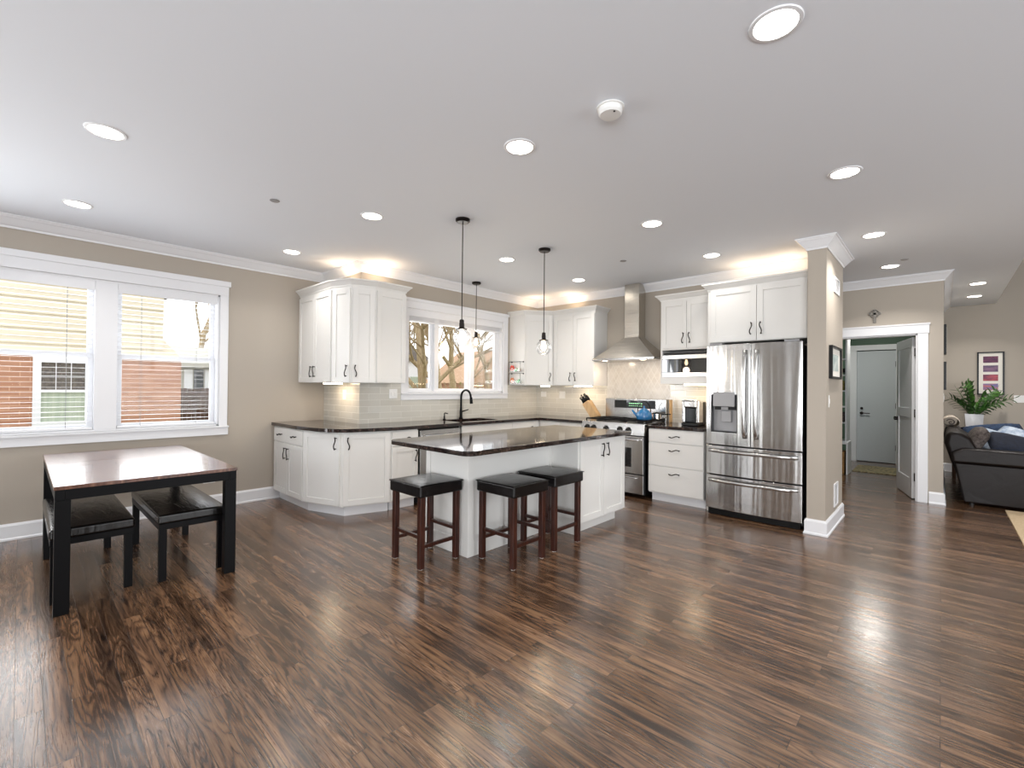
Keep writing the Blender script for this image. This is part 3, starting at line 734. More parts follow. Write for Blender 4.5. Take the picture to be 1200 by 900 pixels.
b = world(t); b.sweep([U0, U1, U2, U3, U4, (XSC, 3.105)], [(o, ZU1-0.005+h) for o, h in CCR]); b.build('crown', 'cab', t)
b = world(t); b.box(-5.45, -5.05, 2.50, 2.54, ZU0-0.016, ZU0); b.build('light_strip', 'warmlamp', t)
# right corner wall cabinet: end panel, angled door
t = thing('corner_wall_cabinet', 'white wall cabinet with angled door in the corner right of the sink window', 'wall cabinet', (XS, 5.245, ZU0), 0)
C0, C1, C2 = (XSC, 5.245), (-4.645, 5.245), (-4.365, 5.59)
b = world(t); b.prism([C0, C1, C2, (-4.365, YRC), (XSC, YRC)], ZU0, ZU1+0.02); b.build('body', 'cab', t)
wdoor(t, C1, C2, 0.05, 0.97, ZU0+0.003, ZU1-0.03, 0.88, ZU0+0.13)
b = world(t); b.sweep([C0, C1, C2], [(o, ZU1-0.005+h) for o, h in CCR]); b.build('crown', 'cab', t)
b = world(t); b.box(-4.60, -4.44, 5.58, 5.62, ZU0-0.016, ZU0); b.build('light_strip', 'warmlamp', t)
# range wall double cabinet
t = thing('wall_cabinet', 'white two-door wall cabinet left of the range hood', 'wall cabinet', (-4.365, 5.59, ZU0), 0)
w = 0.755; MB().box(0, w, 0, YRC-5.59, 0, ZU1+0.02-ZU0).build('body', 'cab', t)
door(t, 0.03, 0.39, 0.003, ZU1-ZU0-0.03, 0.345, 0.13); door(t, 0.39, w, 0.003, ZU1-ZU0-0.03, 0.435, 0.13, flip=-1)
cab_crown(t, [(0.0, 0), (w, 0), (w, YRC-5.59)], ZU1-0.005-ZU0)
MB().box(0.33, 0.62, 0.10, 0.14, -0.016, 0).build('light_strip', 'warmlamp', t)
# microwave cabinet
YM = 5.53
t = thing('microwave_cabinet', 'white two-door wall cabinet over the built-in microwave', 'wall cabinet', (-2.595, YM, 1.42), 0)
w = 0.665; d = YRC-YM
b = MB(); b.box(0, w, 0, d, 0.42, ZU1+0.02-1.42); b.box(0, 0.022, 0, d, 0.0, 0.42); b.box(w-0.022, w, 0, d, 0, 0.42); b.box(0.022, w-0.022, 0, d, 0, 0.085); b.box(0.022, w-0.022, d-0.02, d, 0.085, 0.42)
b.build('body', 'cab', t)
door(t, 0.02, 0.335, 0.44, ZU1-1.42-0.03, 0.295, 0.56, fw=0.05); door(t, 0.335, w-0.01, 0.44, ZU1-1.42-0.03, 0.375, 0.56, flip=-1, fw=0.05)
cab_crown(t, [(0.0, d), (0, 0), (w, 0)], ZU1-0.005-1.42)
MB().box(0.25, 0.62, 0.12, 0.16, -0.016, 0).build('light_strip', 'warmlamp', t)
t = thing('microwave', 'built-in stainless microwave with dark glass door beside the range hood', 'microwave', (-2.595, YM, 1.507))
MB().box(0.03, 0.635, 0.02, 0.34, 0, 0.30).build('body', 'blackplastic', t)
b = MB(); b.box(0.024, 0.641, -0.004, 0.02, 0.222, 0.27); b.box(0.024, 0.641, -0.006, 0.02, 0.0, 0.052); b.build('trim_strip', 'steel', t, bevel=0.002)
MB().box(0.024, 0.641, -0.010, 0.02, 0.054, 0.220).build('door_glass', 'darkglass', t, bevel=0.002)
# fridge cabinet
YFC = 5.29
t = thing('refrigerator_cabinet', 'white deep wall cabinet with two doors over the refrigerator', 'wall cabinet', (-1.925, YFC, 1.875), 0)
w = 0.975; MB().box(0, w, 0, YRC-YFC, 0, 0.60).build('body', 'cab', t)
door(t, 0.03, 0.505, 0.003, 0.585, 0.455, 0.13); door(t, 0.505, w-0.012, 0.003, 0.585, 0.55, 0.13, flip=-1)
cab_crown(t, [(0.0, YRC-YFC), (0, 0), (w, 0)], 0.585)
b = MB(); b.box(0, 0.022, 0, YRC-YFC, -1.875, 0.0); b.build('side_panel', 'cab', t)
# warm puck lamps on the cabinet tops, shining up
for i, (x, y, z, p) in enumerate(((-5.15, 2.57, 2.56, 1.1), (-4.80, 2.90, 2.56, 1.3), (-4.72, 5.62, 2.56, 0.9), (-4.15, 5.76, 2.56, 1.1), (-1.62, 5.66, 2.56, 0.9), (-1.22, 5.66, 2.56, 1.1))):
    area('cabinet_top_lamp', (x, y, z), (x, y, 5), 0.12, 0.12, p, (1, 0.74, 0.50), shape='DISK')
for i, (x, y, z, sx, p) in enumerate(((-5.25, 2.55, ZU0-0.025, 0.35, 1.3), (-4.62, 5.62, ZU0-0.025, 0.2, 0.8), (-3.9, 5.72, ZU0-0.025, 0.3, 1.3), (-2.15, 5.68, 1.395, 0.35, 1.3))):
    area('under_cabinet_lamp', (x, y, z), (x, y, 0), sx, 0.04, p, WARM)

# spice racks on the end panel
for zz, lab in ((0.40-0.0, 'upper clear shelf rack with coloured trinkets on the cabinet end panel'), (0.215, 'lower clear shelf rack with coloured trinkets on the cabinet end panel')):
    zt = 1.36+ (0.24 if zz > 0.3 else 0.06)
    t = thing('wall_rack', lab, 'rack', (-4.90, 5.245, zt), 0)
    b = MB(); b.box(0, 0.24, -0.075, -0.002, 0, 0.004); b.box(0, 0.24, -0.077, -0.073, 0, 0.045); b.build('tray', 'pane', t)
    b = MB(); b.tube([(0.0, -0.075, 0.15), (0.24, -0.075, 0.15)], 0.003); 
    for x in (0.0, 0.24): b.tube([(x, -0.002, 0.15), (x, -0.075, 0.15), (x, -0.075, 0.0)], 0.003); b.cyl((x, -0.0, 0.15), (x, -0.01, 0.15), 0.010, 10)
    b.build('wire_frame', 'black', t)
M['red'] = mat('red_glaze', srgb(214, 70, 52), 0.35); M['orange'] = mat('orange_glaze', srgb(226, 140, 96), 0.4); M['lime'] = mat('green_glaze', srgb(64, 168, 92), 0.35); M['clay'] = mat('cream_glaze', srgb(214, 196, 176), 0.4)
def ornament(label, kind, m, x, z, s):
    t = thing('ornament', label, 'ornament', (x, 5.205, z), 0, 'trinkets on the end-panel racks')
    if kind == 'flower':
        for k in range(6):
            a = k*PI/3; MB().lathe([(0, -0.010), (0.016, -0.006), (0.020, 0.0), (0.014, 0.007), (0, 0.010)], xf=Matrix.Translation((0.026*s*math.cos(a), 0, 0.045*s+0.026*s*math.sin(a))) @ Matrix.Rotation(HP, 4, 'X')).build('petal', m, t, smooth=True)
        MB().lathe([(0, -0.014), (0.010, -0.008), (0.012, 0.0), (0.010, 0.008), (0, 0.012)], (0, 0, 0.045*s)).build('centre', 'clay', t, smooth=True)
        MB().cyl((0, 0, 0), (0, 0, 0.03*s), 0.004, 8).build('stem', 'lime', t)
    else:
        MB().lathe([(0, 0), (0.014, 0.0), (0.022, 0.012), (0.020, 0.026), (0.010, 0.036), (0, 0.038)], xf=Matrix.Diagonal((1.4*s, 0.7, s, 1))).build('body', m, t, smooth=True)
        MB().lathe([(0, 0), (0.009, 0.005), (0.011, 0.012), (0.007, 0.02), (0, 0.022)], (0.022*s, 0, 0.030*s)).build('head', m, t, smooth=True)
        MB().tube([(-0.025*s, 0, 0.015*s), (-0.045*s, 0, 0.030*s), (-0.06*s, 0, 0.028*s)], 0.004, 8, rad=[0.008, 0.005, 0.002]).build('tail', m, t, smooth=True)
ornament('red flower trinket at the left of the upper rack', 'flower', 'red', -4.86, 1.604, 1.1)
ornament('small green trinket in the middle of the upper rack', 'animal', 'lime', -4.78, 1.604, 0.9)
ornament('cream trinket at the right of the upper rack', 'animal', 'clay', -4.705, 1.604, 0.9)
ornament('orange flower trinket at the left of the lower rack', 'flower', 'orange', -4.86, 1.424, 0.95)
ornament('long green trinket at the right of the lower rack', 'animal', 'lime', -4.74, 1.424, 1.2)

# ------------------------------------------------------------------ range hood
t = thing('range_hood', 'stainless wall hood with tapered canopy above the gas range', 'range hood', (-3.11, YR-0.011, 0))
b = world(t); b.box(-3.215, -3.0, YR-0.20, YR-0.011, 2.02, ZC-0.002); b.build('chimney', 'steelhood', t, bevel=0.002)
def canopy(u, v):
    k = v**1.0; s = (1-v)
    # concave flare from the chimney to the rim
    f = 1-(1-v)**0.72 if v < 1 else 1
    f = v**1.05
    hw = 0.1075+(0.455-0.1075)*f; fr = 0.20+(0.45-0.20)*f; z = 2.06-(2.06-1.765)*v
    pts = [(-hw, 0), (-hw, -fr), (hw, -fr), (hw, 0)]
    return pts, z
b = world(t); rings = []
for j in range(9):
    pts, z = canopy(0, j/8); rings.append([b.v((-3.1075+px, YR-0.011+py, z)) for px, py in pts])
for a, c in zip(rings, rings[1:]):
    for k in range(3): b.face([a[k], a[k+1], c[k+1], c[k]])
    b.face([a[3], a[0], c[0], c[3]])
b.face(rings[0]); b.face(rings[-1][::-1])
b.build('canopy', 'steelhood', t, bevel=0.002)
b = world(t); b.box(-3.565, -2.650, YR-0.465, YR-0.011, 1.735, 1.765); b.build('rim', 'steel', t, bevel=0.003)
for x in (-3.40, -2.83):
    b = world(t); b.lathe([(0, 1.733), (0.035, 1.733), (0.035, 1.735), (0, 1.735)], (x, YR-0.40, 0)); b.build('lamp', 'warmlamp', t)
b = world(t)
for x in (-3.19, -3.15, -3.11, -3.07, -3.03): b.cyl((x, YR-0.466, 1.75), (x, YR-0.472, 1.75), 0.007, 12)
b.build('buttons', 'chrome', t)
for x in (-3.40, -2.83): area('hood_lamp', (x, YR-0.38, 1.725), (x, YR-0.15, 0.9), 0.06, 0.06, 1.6, WARM, shape='DISK')

# ------------------------------------------------------------------ range
RX0, RX1, RYF = -3.568, -2.652, 5.215
t = thing('gas_range', 'wide stainless gas range with five black knobs and rear control panel', 'range', (-3.11, RYF, 0))
b = world(t); b.box(RX0+0.002, RX1-0.002, RYF+0.03, YR-0.04, 0.04, 0.905); b.build('body', 'blackplastic', t)
b = world(t); b.prism([(RYF-0.012, 0.775), (RYF+0.03, 0.775), (RYF+0.09, 0.915), (RYF+0.012, 0.915)], RX0, RX1, xf=(world(t).xf @ Matrix(((0, 0, 1, 0), (1, 0, 0, 0), (0, 1, 0, 0), (0, 0, 0, 1)))))
b.build('control_panel', 'steel', t, bevel=0.004)
b = world(t); b.box(RX0+0.01, RX1-0.01, RYF-0.004, RYF+0.03, 0.30, 0.765); od = b.build('oven_door', 'steel', t, bevel=0.005)
b = world(t); b.box(RX0+0.17, RX1-0.17, RYF-0.006, RYF, 0.38, 0.62); b.build('oven_glass', 'darkglass', od)
b = world(t); b.cyl((RX0+0.06, RYF-0.05, 0.725), (RX1-0.06, RYF-0.05, 0.725), 0.012, 14)
for x in (RX0+0.08, RX1-0.08): b.cyl((x, RYF-0.05, 0.725), (x, RYF, 0.725), 0.009, 10)
b.build('handle', 'chrome', od)
b = world(t); b.box(RX0+0.01, RX1-0.01, RYF, RYF+0.03, 0.055, 0.285); sd = b.build('storage_drawer', 'steel', t, bevel=0.004)
b = world(t); b.tube([(RX0+0.08, RYF, 0.255), (RX0+0.10, RYF-0.03, 0.255), (RX1-0.10, RYF-0.03, 0.255), (RX1-0.08, RYF, 0.255)], 0.009, 10); b.build('handle', 'chrome', sd)
b = world(t); b.box(RX0+0.0, RX1-0.0, RYF+0.05, YR-0.1, 0.905, 0.918); b.build('cooktop', 'steel', t, bevel=0.002)
for x in (-3.475, -3.375, -3.185, -2.985, -2.865):
    b = MB(); xf = Matrix.Translation((x+3.11, 0.0, 0.845)) @ Matrix.Rotation(math.radians(90+10), 4, 'X')
    b.lathe([(0, 0), (0.032, 0), (0.032, 0.008), (0.025, 0.014), (0.024, 0.04), (0, 0.043)], seg=20, xf=xf); b.box(-0.004, 0.004, -0.024, 0.024, 0.04, 0.05, xf)
    b.build('knob', 'blackplastic', t, smooth=False)
b = MB()
for cx in (-0.30, 0.0, 0.30):
    x0, x1, ya, yb = cx-0.14, cx+0.14, 0.09, 0.55
    for x in (x0, cx, x1): b.box(x-0.006, x+0.006, ya, yb, 0.942, 0.956)
    for y in (ya, ya+0.115, (ya+yb)/2, yb-0.115, yb): b.box(x0, x1, y-0.006, y+0.006, 0.942, 0.956)
    for x in (x0, x1):
        for y in (ya, yb): b.box(x-0.006, x+0.006, y-0.006, y+0.006, 0.917, 0.945)
b.build('grate', 'black', t)
for cx, cy in ((-0.30, 0.20), (-0.30, 0.44), (0, 0.32), (0.30, 0.20), (0.30, 0.44)):
    MB().lathe([(0, 0), (0.05, 0), (0.048, 0.012), (0.03, 0.016), (0, 0.017)], (cx, cy, 0.918), seg=18).build('burner', 'blackplastic', t)
b = world(t); b.box(RX0, RX1, YR-0.10, YR-0.012, 0.905, 1.215); bk = b.build('backguard', 'steel', t, bevel=0.006)
b = world(t); b.box(-3.42, -2.80, YR-0.104, YR-0.098, 1.085, 1.195); b.build('display_panel', 'darkglass', bk, bevel=0.003)
M['led'] = mat('green_led', (0.1, 0.3, 0.1, 1), 0.5, emit=(0.45, 0.9, 0.5, 1), es=1.3)
b = world(t)
for i in range(7): b.box(-3.19+0.03*i, -3.172+0.03*i, YR-0.1055, YR-0.104, 1.145, 1.157); b.box(-3.19+0.03*i, -3.175+0.03*i, YR-0.1055, YR-0.104, 1.115, 1.122)
b.build('display_lights', 'led', bk)

# kettle, pan, board, knife block, coffee maker
t = thing('kettle', 'blue enamel kettle on the right rear burner of the range', 'kettle', (-2.80, 5.50, 0.957))
MB().lathe([(0, 0), (0.085, 0), (0.098, 0.015), (0.102, 0.05), (0.090, 0.095), (0.055, 0.125), (0.045, 0.13), (0, 0.13)]).build('body', 'kettle', t, smooth=True)
MB().lathe([(0, 0.128), (0.045, 0.130), (0.035, 0.142), (0.012, 0.148), (0.010, 0.158), (0.016, 0.168), (0.010, 0.178), (0, 0.18)]).build('lid', 'kettle', t, smooth=True)
MB().tube([(-0.085, -0.02, 0.05), (-0.125, -0.03, 0.085), (-0.150, -0.04, 0.125)], 0.015, 12, rad=[0.022, 0.015, 0.010]).build('spout', 'kettle', t, smooth=True)
MB().tube([(-0.075, 0, 0.10)]+[(-0.09*math.cos(a), 0, 0.11+0.125*math.sin(a)) for a in (PI*i/10 for i in range(0, 11))]+[(0.075, 0, 0.10)], 0.006, 8).build('handle', 'black', t, smooth=True)
t = thing('saucepan', 'dark lidded saucepan on the far right burner behind the kettle', 'saucepan', (-2.735, 5.72, 0.957))
MB().lathe([(0, 0), (0.055, 0), (0.06, 0.01), (0.06, 0.075), (0.055, 0.075), (0.054, 0.012), (0, 0.012)]).build('body', 'chrome', t, smooth=False)
MB().lathe([(0, 0.095), (0.03, 0.092), (0.062, 0.078), (0.062, 0.074), (0, 0.074)]).build('lid', 'black', t, smooth=False)
MB().tube([(0.058, 0.0, 0.062), (0.10, 0.02, 0.068), (0.17, 0.05, 0.07)], 0.007, 8).build('handle', 'black', t)
t = thing('cutting_board', 'thin pale wood cutting board standing on edge right of the range', 'cutting board', (-2.60, 5.83, 0.915))
b = MB(); b.box(0.0, 0.018, -0.035, 0.035, 0, 0.30); b.build('board', 'knifewood', t, bevel=0.006)
t = thing('knife_block', 'pale wooden knife block leaning on the worktop left of the range', 'knife block', (-3.70, 5.66, 0.915), math.radians(8)); t.scale = (1.15, 1.15, 1.15)
yz = Matrix(((0, 0, 1, 0), (1, 0, 0, 0), (0, 1, 0, 0), (0, 0, 0, 1)))
b = MB(); b.prism([(0.07, 0), (0.02, 0.0), (-0.11, 0.18), (-0.03, 0.235), (0.10, 0.05), (0.10, 0.0)], -0.055, 0.055, xf=Matrix(((1, 0, 0, 0), (0, 0, 1, 0), (0, 1, 0, 0), (0, 0, 0, 1)))); b.build('block', 'knifewood', t, bevel=0.003)
dirv = Vector((-0.13, 0, 0.18)).normalized()
k = 0
for i in range(3):
    for j in range(3):
        p = Vector((-0.098+0.028*i, -0.035+0.035*j, 0.19+0.019*i)); q = p+dirv*(0.085+0.012*((i*2+j) % 3))
        MB().tube([tuple(p), tuple((p+q)/2+Vector((0.004, 0, 0.003))), tuple(q)], 0.010, 8, rad=[0.009, 0.008, 0.011]).build('knife_handle', 'blackplastic', t, smooth=True)
t = thing('coffee_maker', 'silver and black pod coffee maker on the worktop beside the refrigerator', 'coffee maker', (-2.21, 5.62, 0.915))
b = MB(); b.box(-0.10, 0.10, 0.02, 0.16, 0, 0.29); b.build('body', 'blackplastic', t, bevel=0.02, bseg=3)
b = MB(); b.box(-0.10, 0.10, -0.13, 0.03, 0, 0.035); b.build('drip_tray', 'blackplastic', t, bevel=0.008)
b = MB(); b.box(-0.105, -0.065, -0.10, 0.03, 0.035, 0.30); b.box(0.065, 0.105, -0.10, 0.03, 0.035, 0.30); b.build('side_column', 'chrome', t, bevel=0.012)
b = MB(); b.box(-0.085, 0.085, -0.115, 0.05, 0.21, 0.315); b.build('brew_head', 'chrome', t, bevel=0.025, bseg=3)
MB().tube([(-0.10, -0.02, 0.29), (-0.08, -0.135, 0.30), (0.08, -0.135, 0.30), (0.10, -0.02, 0.29)], 0.009, 8).build('lever', 'chrome', t)

# ------------------------------------------------------------------ refrigerator
FX0, FX1, FY = -1.885, -0.975, 5.15
t = thing('refrigerator', 'stainless french-door refrigerator with water dispenser and two freezer drawers', 'refrigerator', ((FX0+FX1)/2, FY, 0))
b = world(t); b.box(FX0+0.005, FX1-0.005, FY+0.075, 5.88, 0.03, 1.80); b.build('body', mat('dark_grey_casing', srgb(52, 52, 54), 0.45, 0.3), t)
W2 = (FX1-FX0)/2; XC = (FX0+FX1)/2
def bowy(x):  # front surface of the slightly convex doors
    s = (x-XC)/W2; return FY-0.028*(1-s*s)
def curved_panel(b, x0, x1, z0, z1, n=14, back=FY+0.065, hole=None):
    xs = [x0+(x1-x0)*i/n for i in range(n+1)]
    if hole:
        xs = sorted(set([x for x in xs if not (abs(x-hole[0]) < 0.012 or abs(x-hole[1]) < 0.012)]+[hole[0], hole[1]]))
    zs = [z0, z1] if not hole else [z0, hole[2], hole[3], z1]
    F = [[b.v((x, bowy(x), z)) for z in zs] for x in xs]
    B = [[b.v((x, back, z)) for z in zs] for x in xs]
    for i in range(len(xs)-1):
        for j in range(len(zs)-1):
            if hole and hole[0]-1e-6 <= xs[i] < hole[1]-1e-6 and j == 1: continue
            b.face([F[i][j], F[i+1][j], F[i+1][j+1], F[i][j+1]]); b.face([B[i][j], B[i][j+1], B[i+1][j+1], B[i+1][j]])
        b.face([F[i][0], B[i][0], B[i+1][0], F[i+1][0]]); b.face([F[i][-1], F[i+1][-1], B[i+1][-1], B[i][-1]])
    for j in range(len(zs)-1):
        b.face([F[0][j], F[0][j+1], B[0][j+1], B[0][j]]); b.face([F[-1][j], B[-1][j], B[-1][j+1], F[-1][j+1]])
def hpull(x0, x1, z):
    b = world(t); n = 12
    top = [(x0+(x1-x0)*i/n) for i in range(n+1)]
    for i in range(n):
        pass
    rings = []
    for i, x in enumerate(top):
        s = 2*i/n-1; y = bowy(x)-0.045*(1-abs(s)**6)-0.006; rings.append([b.v(p) for p in ((x, y, z-0.019), (x, y-0.012, z-0.012), (x, y-0.012, z+0.012), (x, y, z+0.019), (x, y+0.010, z+0.012), (x, y+0.010, z-0.012))])
    for a, c in zip(rings, rings[1:]):
        for k in range(6): b.face([a[k], a[(k+1) % 6], c[(k+1) % 6], c[k]])
    b.face(rings[0]); b.face(rings[-1][::-1]); return b
def vpull(x, z0, z1):
    b = world(t); n = 14; rings = []
    for i in range(n+1):
        s = 2*i/n-1; z = z0+(z1-z0)*i/n; y = bowy(x)-0.012-0.045*(1-abs(s)**4)
        rings.append([b.v(p) for p in ((x-0.020, y, z), (x-0.013, y-0.014, z), (x+0.013, y-0.014, z), (x+0.020, y, z), (x+0.012, y+0.012, z), (x-0.012, y+0.012, z))])
    for a, c in zip(rings, rings[1:]):
        for k in range(6): b.face([a[k], a[(k+1) % 6], c[(k+1) % 6], c[k]])
    b.face(rings[0]); b.face(rings[-1][::-1]); return b
b = world(t); curved_panel(b, FX0, XC-0.003, 0.765, 1.835, hole=(-1.830, -1.560, 0.90, 1.305)); dl = b.build('door', 'steelwave', t, bevel=0.004)
b = world(t); curved_panel(b, XC+0.003, FX1, 0.765, 1.835); d2 = b.build('door', 'steelwave', t, bevel=0.004)
b = world(t); curved_panel(b, FX0, FX1, 0.445, 0.752, 24); w1 = b.build('freezer_drawer', 'steelwave', t, bevel=0.004)
b = world(t); curved_panel(b, FX0, FX1, 0.075, 0.432, 24); w2 = b.build('freezer_drawer', 'steelwave', t, bevel=0.004)
vpull(XC-0.055, 0.85, 1.77).build('handle', 'steel', dl, smooth=True); vpull(XC+0.055, 0.85, 1.77).build('handle', 'steel', d2, smooth=True)
hpull(FX0+0.03, FX1-0.03, 0.70).build('handle', 'steel', w1, smooth=True); hpull(FX0+0.03, FX1-0.03, 0.382).build('handle', 'steel', w2, smooth=True)
M['greyplastic'] = mat('silver_grey_plastic', srgb(150, 150, 152), 0.35, 0.3)
b = world(t); h = (-1.830, -1.560, 0.90, 1.305); yy = FY+0.055
b.box(h[0], h[1], yy, yy+0.008, h[2], h[3]); b.build('dispenser_back', 'greyplastic', dl)
b = world(t); b.box(h[0], h[0]+0.006, FY-0.014, yy, h[2], h[3]); b.box(h[1]-0.006, h[1], FY-0.022, yy, h[2], h[3]); b.box(h[0], h[1], FY-0.012, yy, h[2], h[2]+0.01); b.box(h[0]+0.03, h[1]-0.03, FY+0.01, yy, 1.14, 1.175)
b.build('dispenser_recess', 'blackplastic', dl)
b = world(t); b.box(h[0]+0.025, h[1]-0.025, FY-0.035, FY+0.03, 1.175, 1.33); b.build('dispenser_panel', 'greyplastic', dl, bevel=0.006)
b = world(t); b.box(h[0]+0.095, h[1]-0.075, FY+0.02, FY+0.04, 1.01, 1.13); b.box(h[0]+0.10, h[1]-0.1, FY-0.0, FY+0.04, 1.14, 1.172); b.build('dispenser_paddle', 'greyplastic', dl, bevel=0.003)
b = world(t); b.box(FX0+0.02, FX1-0.02, FY+0.02, 5.8, 0.008, 0.07); b.build('kick_grille', 'blackplastic', t)
for x in (FX0+0.06, FX1-0.06):
    b = world(t); b.cyl((x, FY+0.05, 0), (x, FY+0.05, 0.02), 0.02, 12); b.build('foot', 'blackplastic', t)
for x in (FX0+0.03, FX1-0.16):
    b = world(t); b.box(x, x+0.13, FY, FY+0.10, 1.836, 1.856); b.build('hinge_cover', 'greyplastic', t, bevel=0.003)

# ------------------------------------------------------------------ island
t = thing('kitchen_island', 'white kitchen island base with panelled sides and two end doors', 'kitchen island', (-2.9, 3.4, 0))
IX0, IX1, IXD, IY0, IYS, IY1 = -3.30, -2.745, -2.44, 2.44, 3.525, 4.335
b = world(t); b.box(IX0+0.006, IX1-0.006, IY0+0.006, IYS+0.01, 0, 0.877); b.box(IX0+0.006, IXD, IYS, IY1, 0.10, 0.877); b.box(IX0+0.06, IXD-0.06, IYS+0.02, IY1-0.06, 0, 0.10)
b.build('body', 'cab', t)
b = world(t)   # corner post and applied panel frames
b.box(IX1-0.065, IX1, IY0, IY0+0.065, 0, 0.877); b.box(IX0, IX0+0.06, IY0, IY0+0.02, 0, 0.877)
b.box(IX0+0.06, IX1-0.065, IY0, IY0+0.012, 0, 0.13); b.box(IX0+0.06, IX1-0.065, IY0, IY0+0.012, 0.80, 0.877)
b.box(IX1-0.012, IX1, IY0+0.065, IYS, 0, 0.13)
b.box(IX1-0.012, IX1, IYS-0.05, IYS, 0.13, 0.877)
b.build('trim_boards', 'cab', t, bevel=0.002)
b = world(t); b.box(IX1, IXD+0.0, IYS-0.014, IYS, 0.0, 0.877); b.build('side_panel', 'cab', t, bevel=0.002)
wI = IY1-IYS
xf = Matrix.Translation((-t.location.x, -t.location.y, 0)) @ FR(IXD, IYS, HP)
door(t, 0.0, wI/2, 0.11, 0.872, wI/2-0.045, 0.76, xf=xf); door(t, wI/2, wI, 0.11, 0.872, wI/2+0.045, 0.76, xf=xf, flip=-1)
r = 0.09
X0i, X1i, Y0i, Y1i = -3.37, -2.355, 2.09, 4.37
op = arc((X1i-r, Y0i+r), r, -HP, 0, 8)+arc((X1i-0.03, Y1i-0.03), 0.03, 0, HP, 4)+arc((X0i+0.03, Y1i-0.03), 0.03, HP, PI, 4)+arc((X0i+r, Y0i+r), r, PI, 1.5*PI, 8)
tag(MB().prism(op, ZK0, ZK1).build('island_worktop', 'granite', bevel=0.006), 'polished dark granite slab with rounded corners on the island', 'worktop')

# ------------------------------------------------------------------ bar stools
def cushion(x0, x1, y0, y1, z0, z1, r=0.02, dome=0.008, n=10):
    """padded block with a slightly domed top"""
    b = MB()
    def top(u, v):
        x = x0+(x1-x0)*u; y = y0+(y1-y0)*v; return (x, y, z1-0.0+dome*(1-(2*u-1)**4)*(1-(2*v-1)**4)-dome)
    g = [[b.v(top(i/n, j/n)) for j in range(n+1)] for i in range(n+1)]
    for i in range(n):
        for j in range(n): b.face([g[i][j], g[i+1][j], g[i+1][j+1], g[i][j+1]])
    rim = [g[i][0] for i in range(n)]+[g[n][j] for j in range(n)]+[g[i][n] for i in range(n, 0, -1)]+[g[0][j] for j in range(n, 0, -1)]
    lo = [b.bm.verts.new((v.co.x, v.co.y, z0)) for v in rim]
    for k in range(len(rim)): b.face([rim[k], rim[(k+1) % len(rim)], lo[(k+1) % len(rim)], lo[k]])
    b.face(lo[::-1]); return b
def make_stool(label):
    t = thing('bar_stool', label, 'bar stool', (0, 0, 0), 0, 'backless bar stools at the island')
    h = 0.187
    se = cushion(-0.205, 0.205, -0.205, 0.205, 0.535, 0.632).build('seat', 'stool_leather', t, bevel=0.014, bseg=3)
    MB().tube([(-0.207, -0.207, 0.618), (0.207, -0.207, 0.618), (0.207, 0.207, 0.618), (-0.207, 0.207, 0.618), (-0.207, -0.207, 0.618)], 0.0035, 6).build('piping', 'stool_leather', se)
    for sx in (-1, 1):
        for sy in (-1, 1):
            x, y = sx*(h-0.019), sy*(h-0.019)
            l = MB().box(x-0.021, x+0.021, y-0.021, y+0.021, 0.004, 0.54).build('leg', 'stoolwood', t, bevel=0.003)
            MB().cyl((x, y, 0), (x, y, 0.005), 0.016, 12).build('foot_pad', 'white_plastic', l)
    k = h-0.019
    for z, ax in ((0.235, 'x'), (0.165, 'y')):
        for s in (-1, 1):
            b = MB()
            if ax == 'x': b.box(-k+0.02, k-0.02, s*k-0.011, s*k+0.011, z-0.013, z+0.013)
            else: b.box(s*k-0.011, s*k+0.011, -k+0.02, k-0.02, z-0.013, z+0.013)
            b.build('stretcher', 'stoolwood', t, bevel=0.002)
    return t
st = make_stool('black leather bar stool with reddish legs, alone at the short end of the island')
st.location = (-2.99, 2.215, 0)
dup(st, (-2.50, 2.695, 0), 0, 'black leather bar stool in the middle of the three, overlapping the one behind it')
dup(st, (-2.52, 3.215, 0), 0, 'black leather bar stool partly hidden behind another, next to the island doors')

# ------------------------------------------------------------------ dining table and benches
t = thing('dining_table', 'small wood-topped table with square black metal frame below the blinds', 'table', (-4.63, 0.615, 0), 0)
b = world(t); b.box(-5.505, -3.745, 0.14, 1.09, 0.735, 0.757); b.build('tabletop', 'tabletop', t, bevel=0.002)
b = world(t)
b.box(-5.50, -3.75, 0.145, 0.19, 0.672, 0.735); b.box(-5.50, -3.75, 1.04, 1.085, 0.672, 0.735); b.box(-5.50, -5.455, 0.19, 1.04, 0.672, 0.735); b.box(-3.795, -3.75, 0.19, 1.04, 0.672, 0.735)
b.build('frame', 'black', t, bevel=0.002)
for x in (-5.50, -3.82):
    for y in (0.145, 1.015):
        b = world(t); b.box(x, x+0.07, y, y+0.07, 0, 0.672); b.build('leg', 'black', t, bevel=0.002)
def make_bench(label):
    t = thing('bench', label, 'bench', (0, 0, 0), 0, 'leather benches under the table')
    hx, hy = 0.565, 0.205
    cushion(-hx, hx, -hy, hy, 0.395, 0.47, dome=0.01, n=16).build('cushion', 'leather', t, bevel=0.016, bseg=3)
    b = MB(); b.box(-hx+0.01, hx-0.01, -hy+0.005, hy-0.005, 0.355, 0.395); b.build('frame', 'black', t, bevel=0.002)
    for sx in (-1, 1):
        for sy in (-1, 1):
            x, y = sx*(hx-0.035), sy*(hy-0.03); MB().box(x-0.022, x+0.022, y-0.022, y+0.022, 0, 0.36).build('leg', 'black', t, bevel=0.002)
    return t
bn = make_bench('black leather bench under the left half of the table, nearer the picture edge')
bn.location = (-4.52, 0.335, 0)
dup(bn, (-4.46, 0.86, 0), 0, 'black leather bench under the right half of the table, sheen on its far corner')

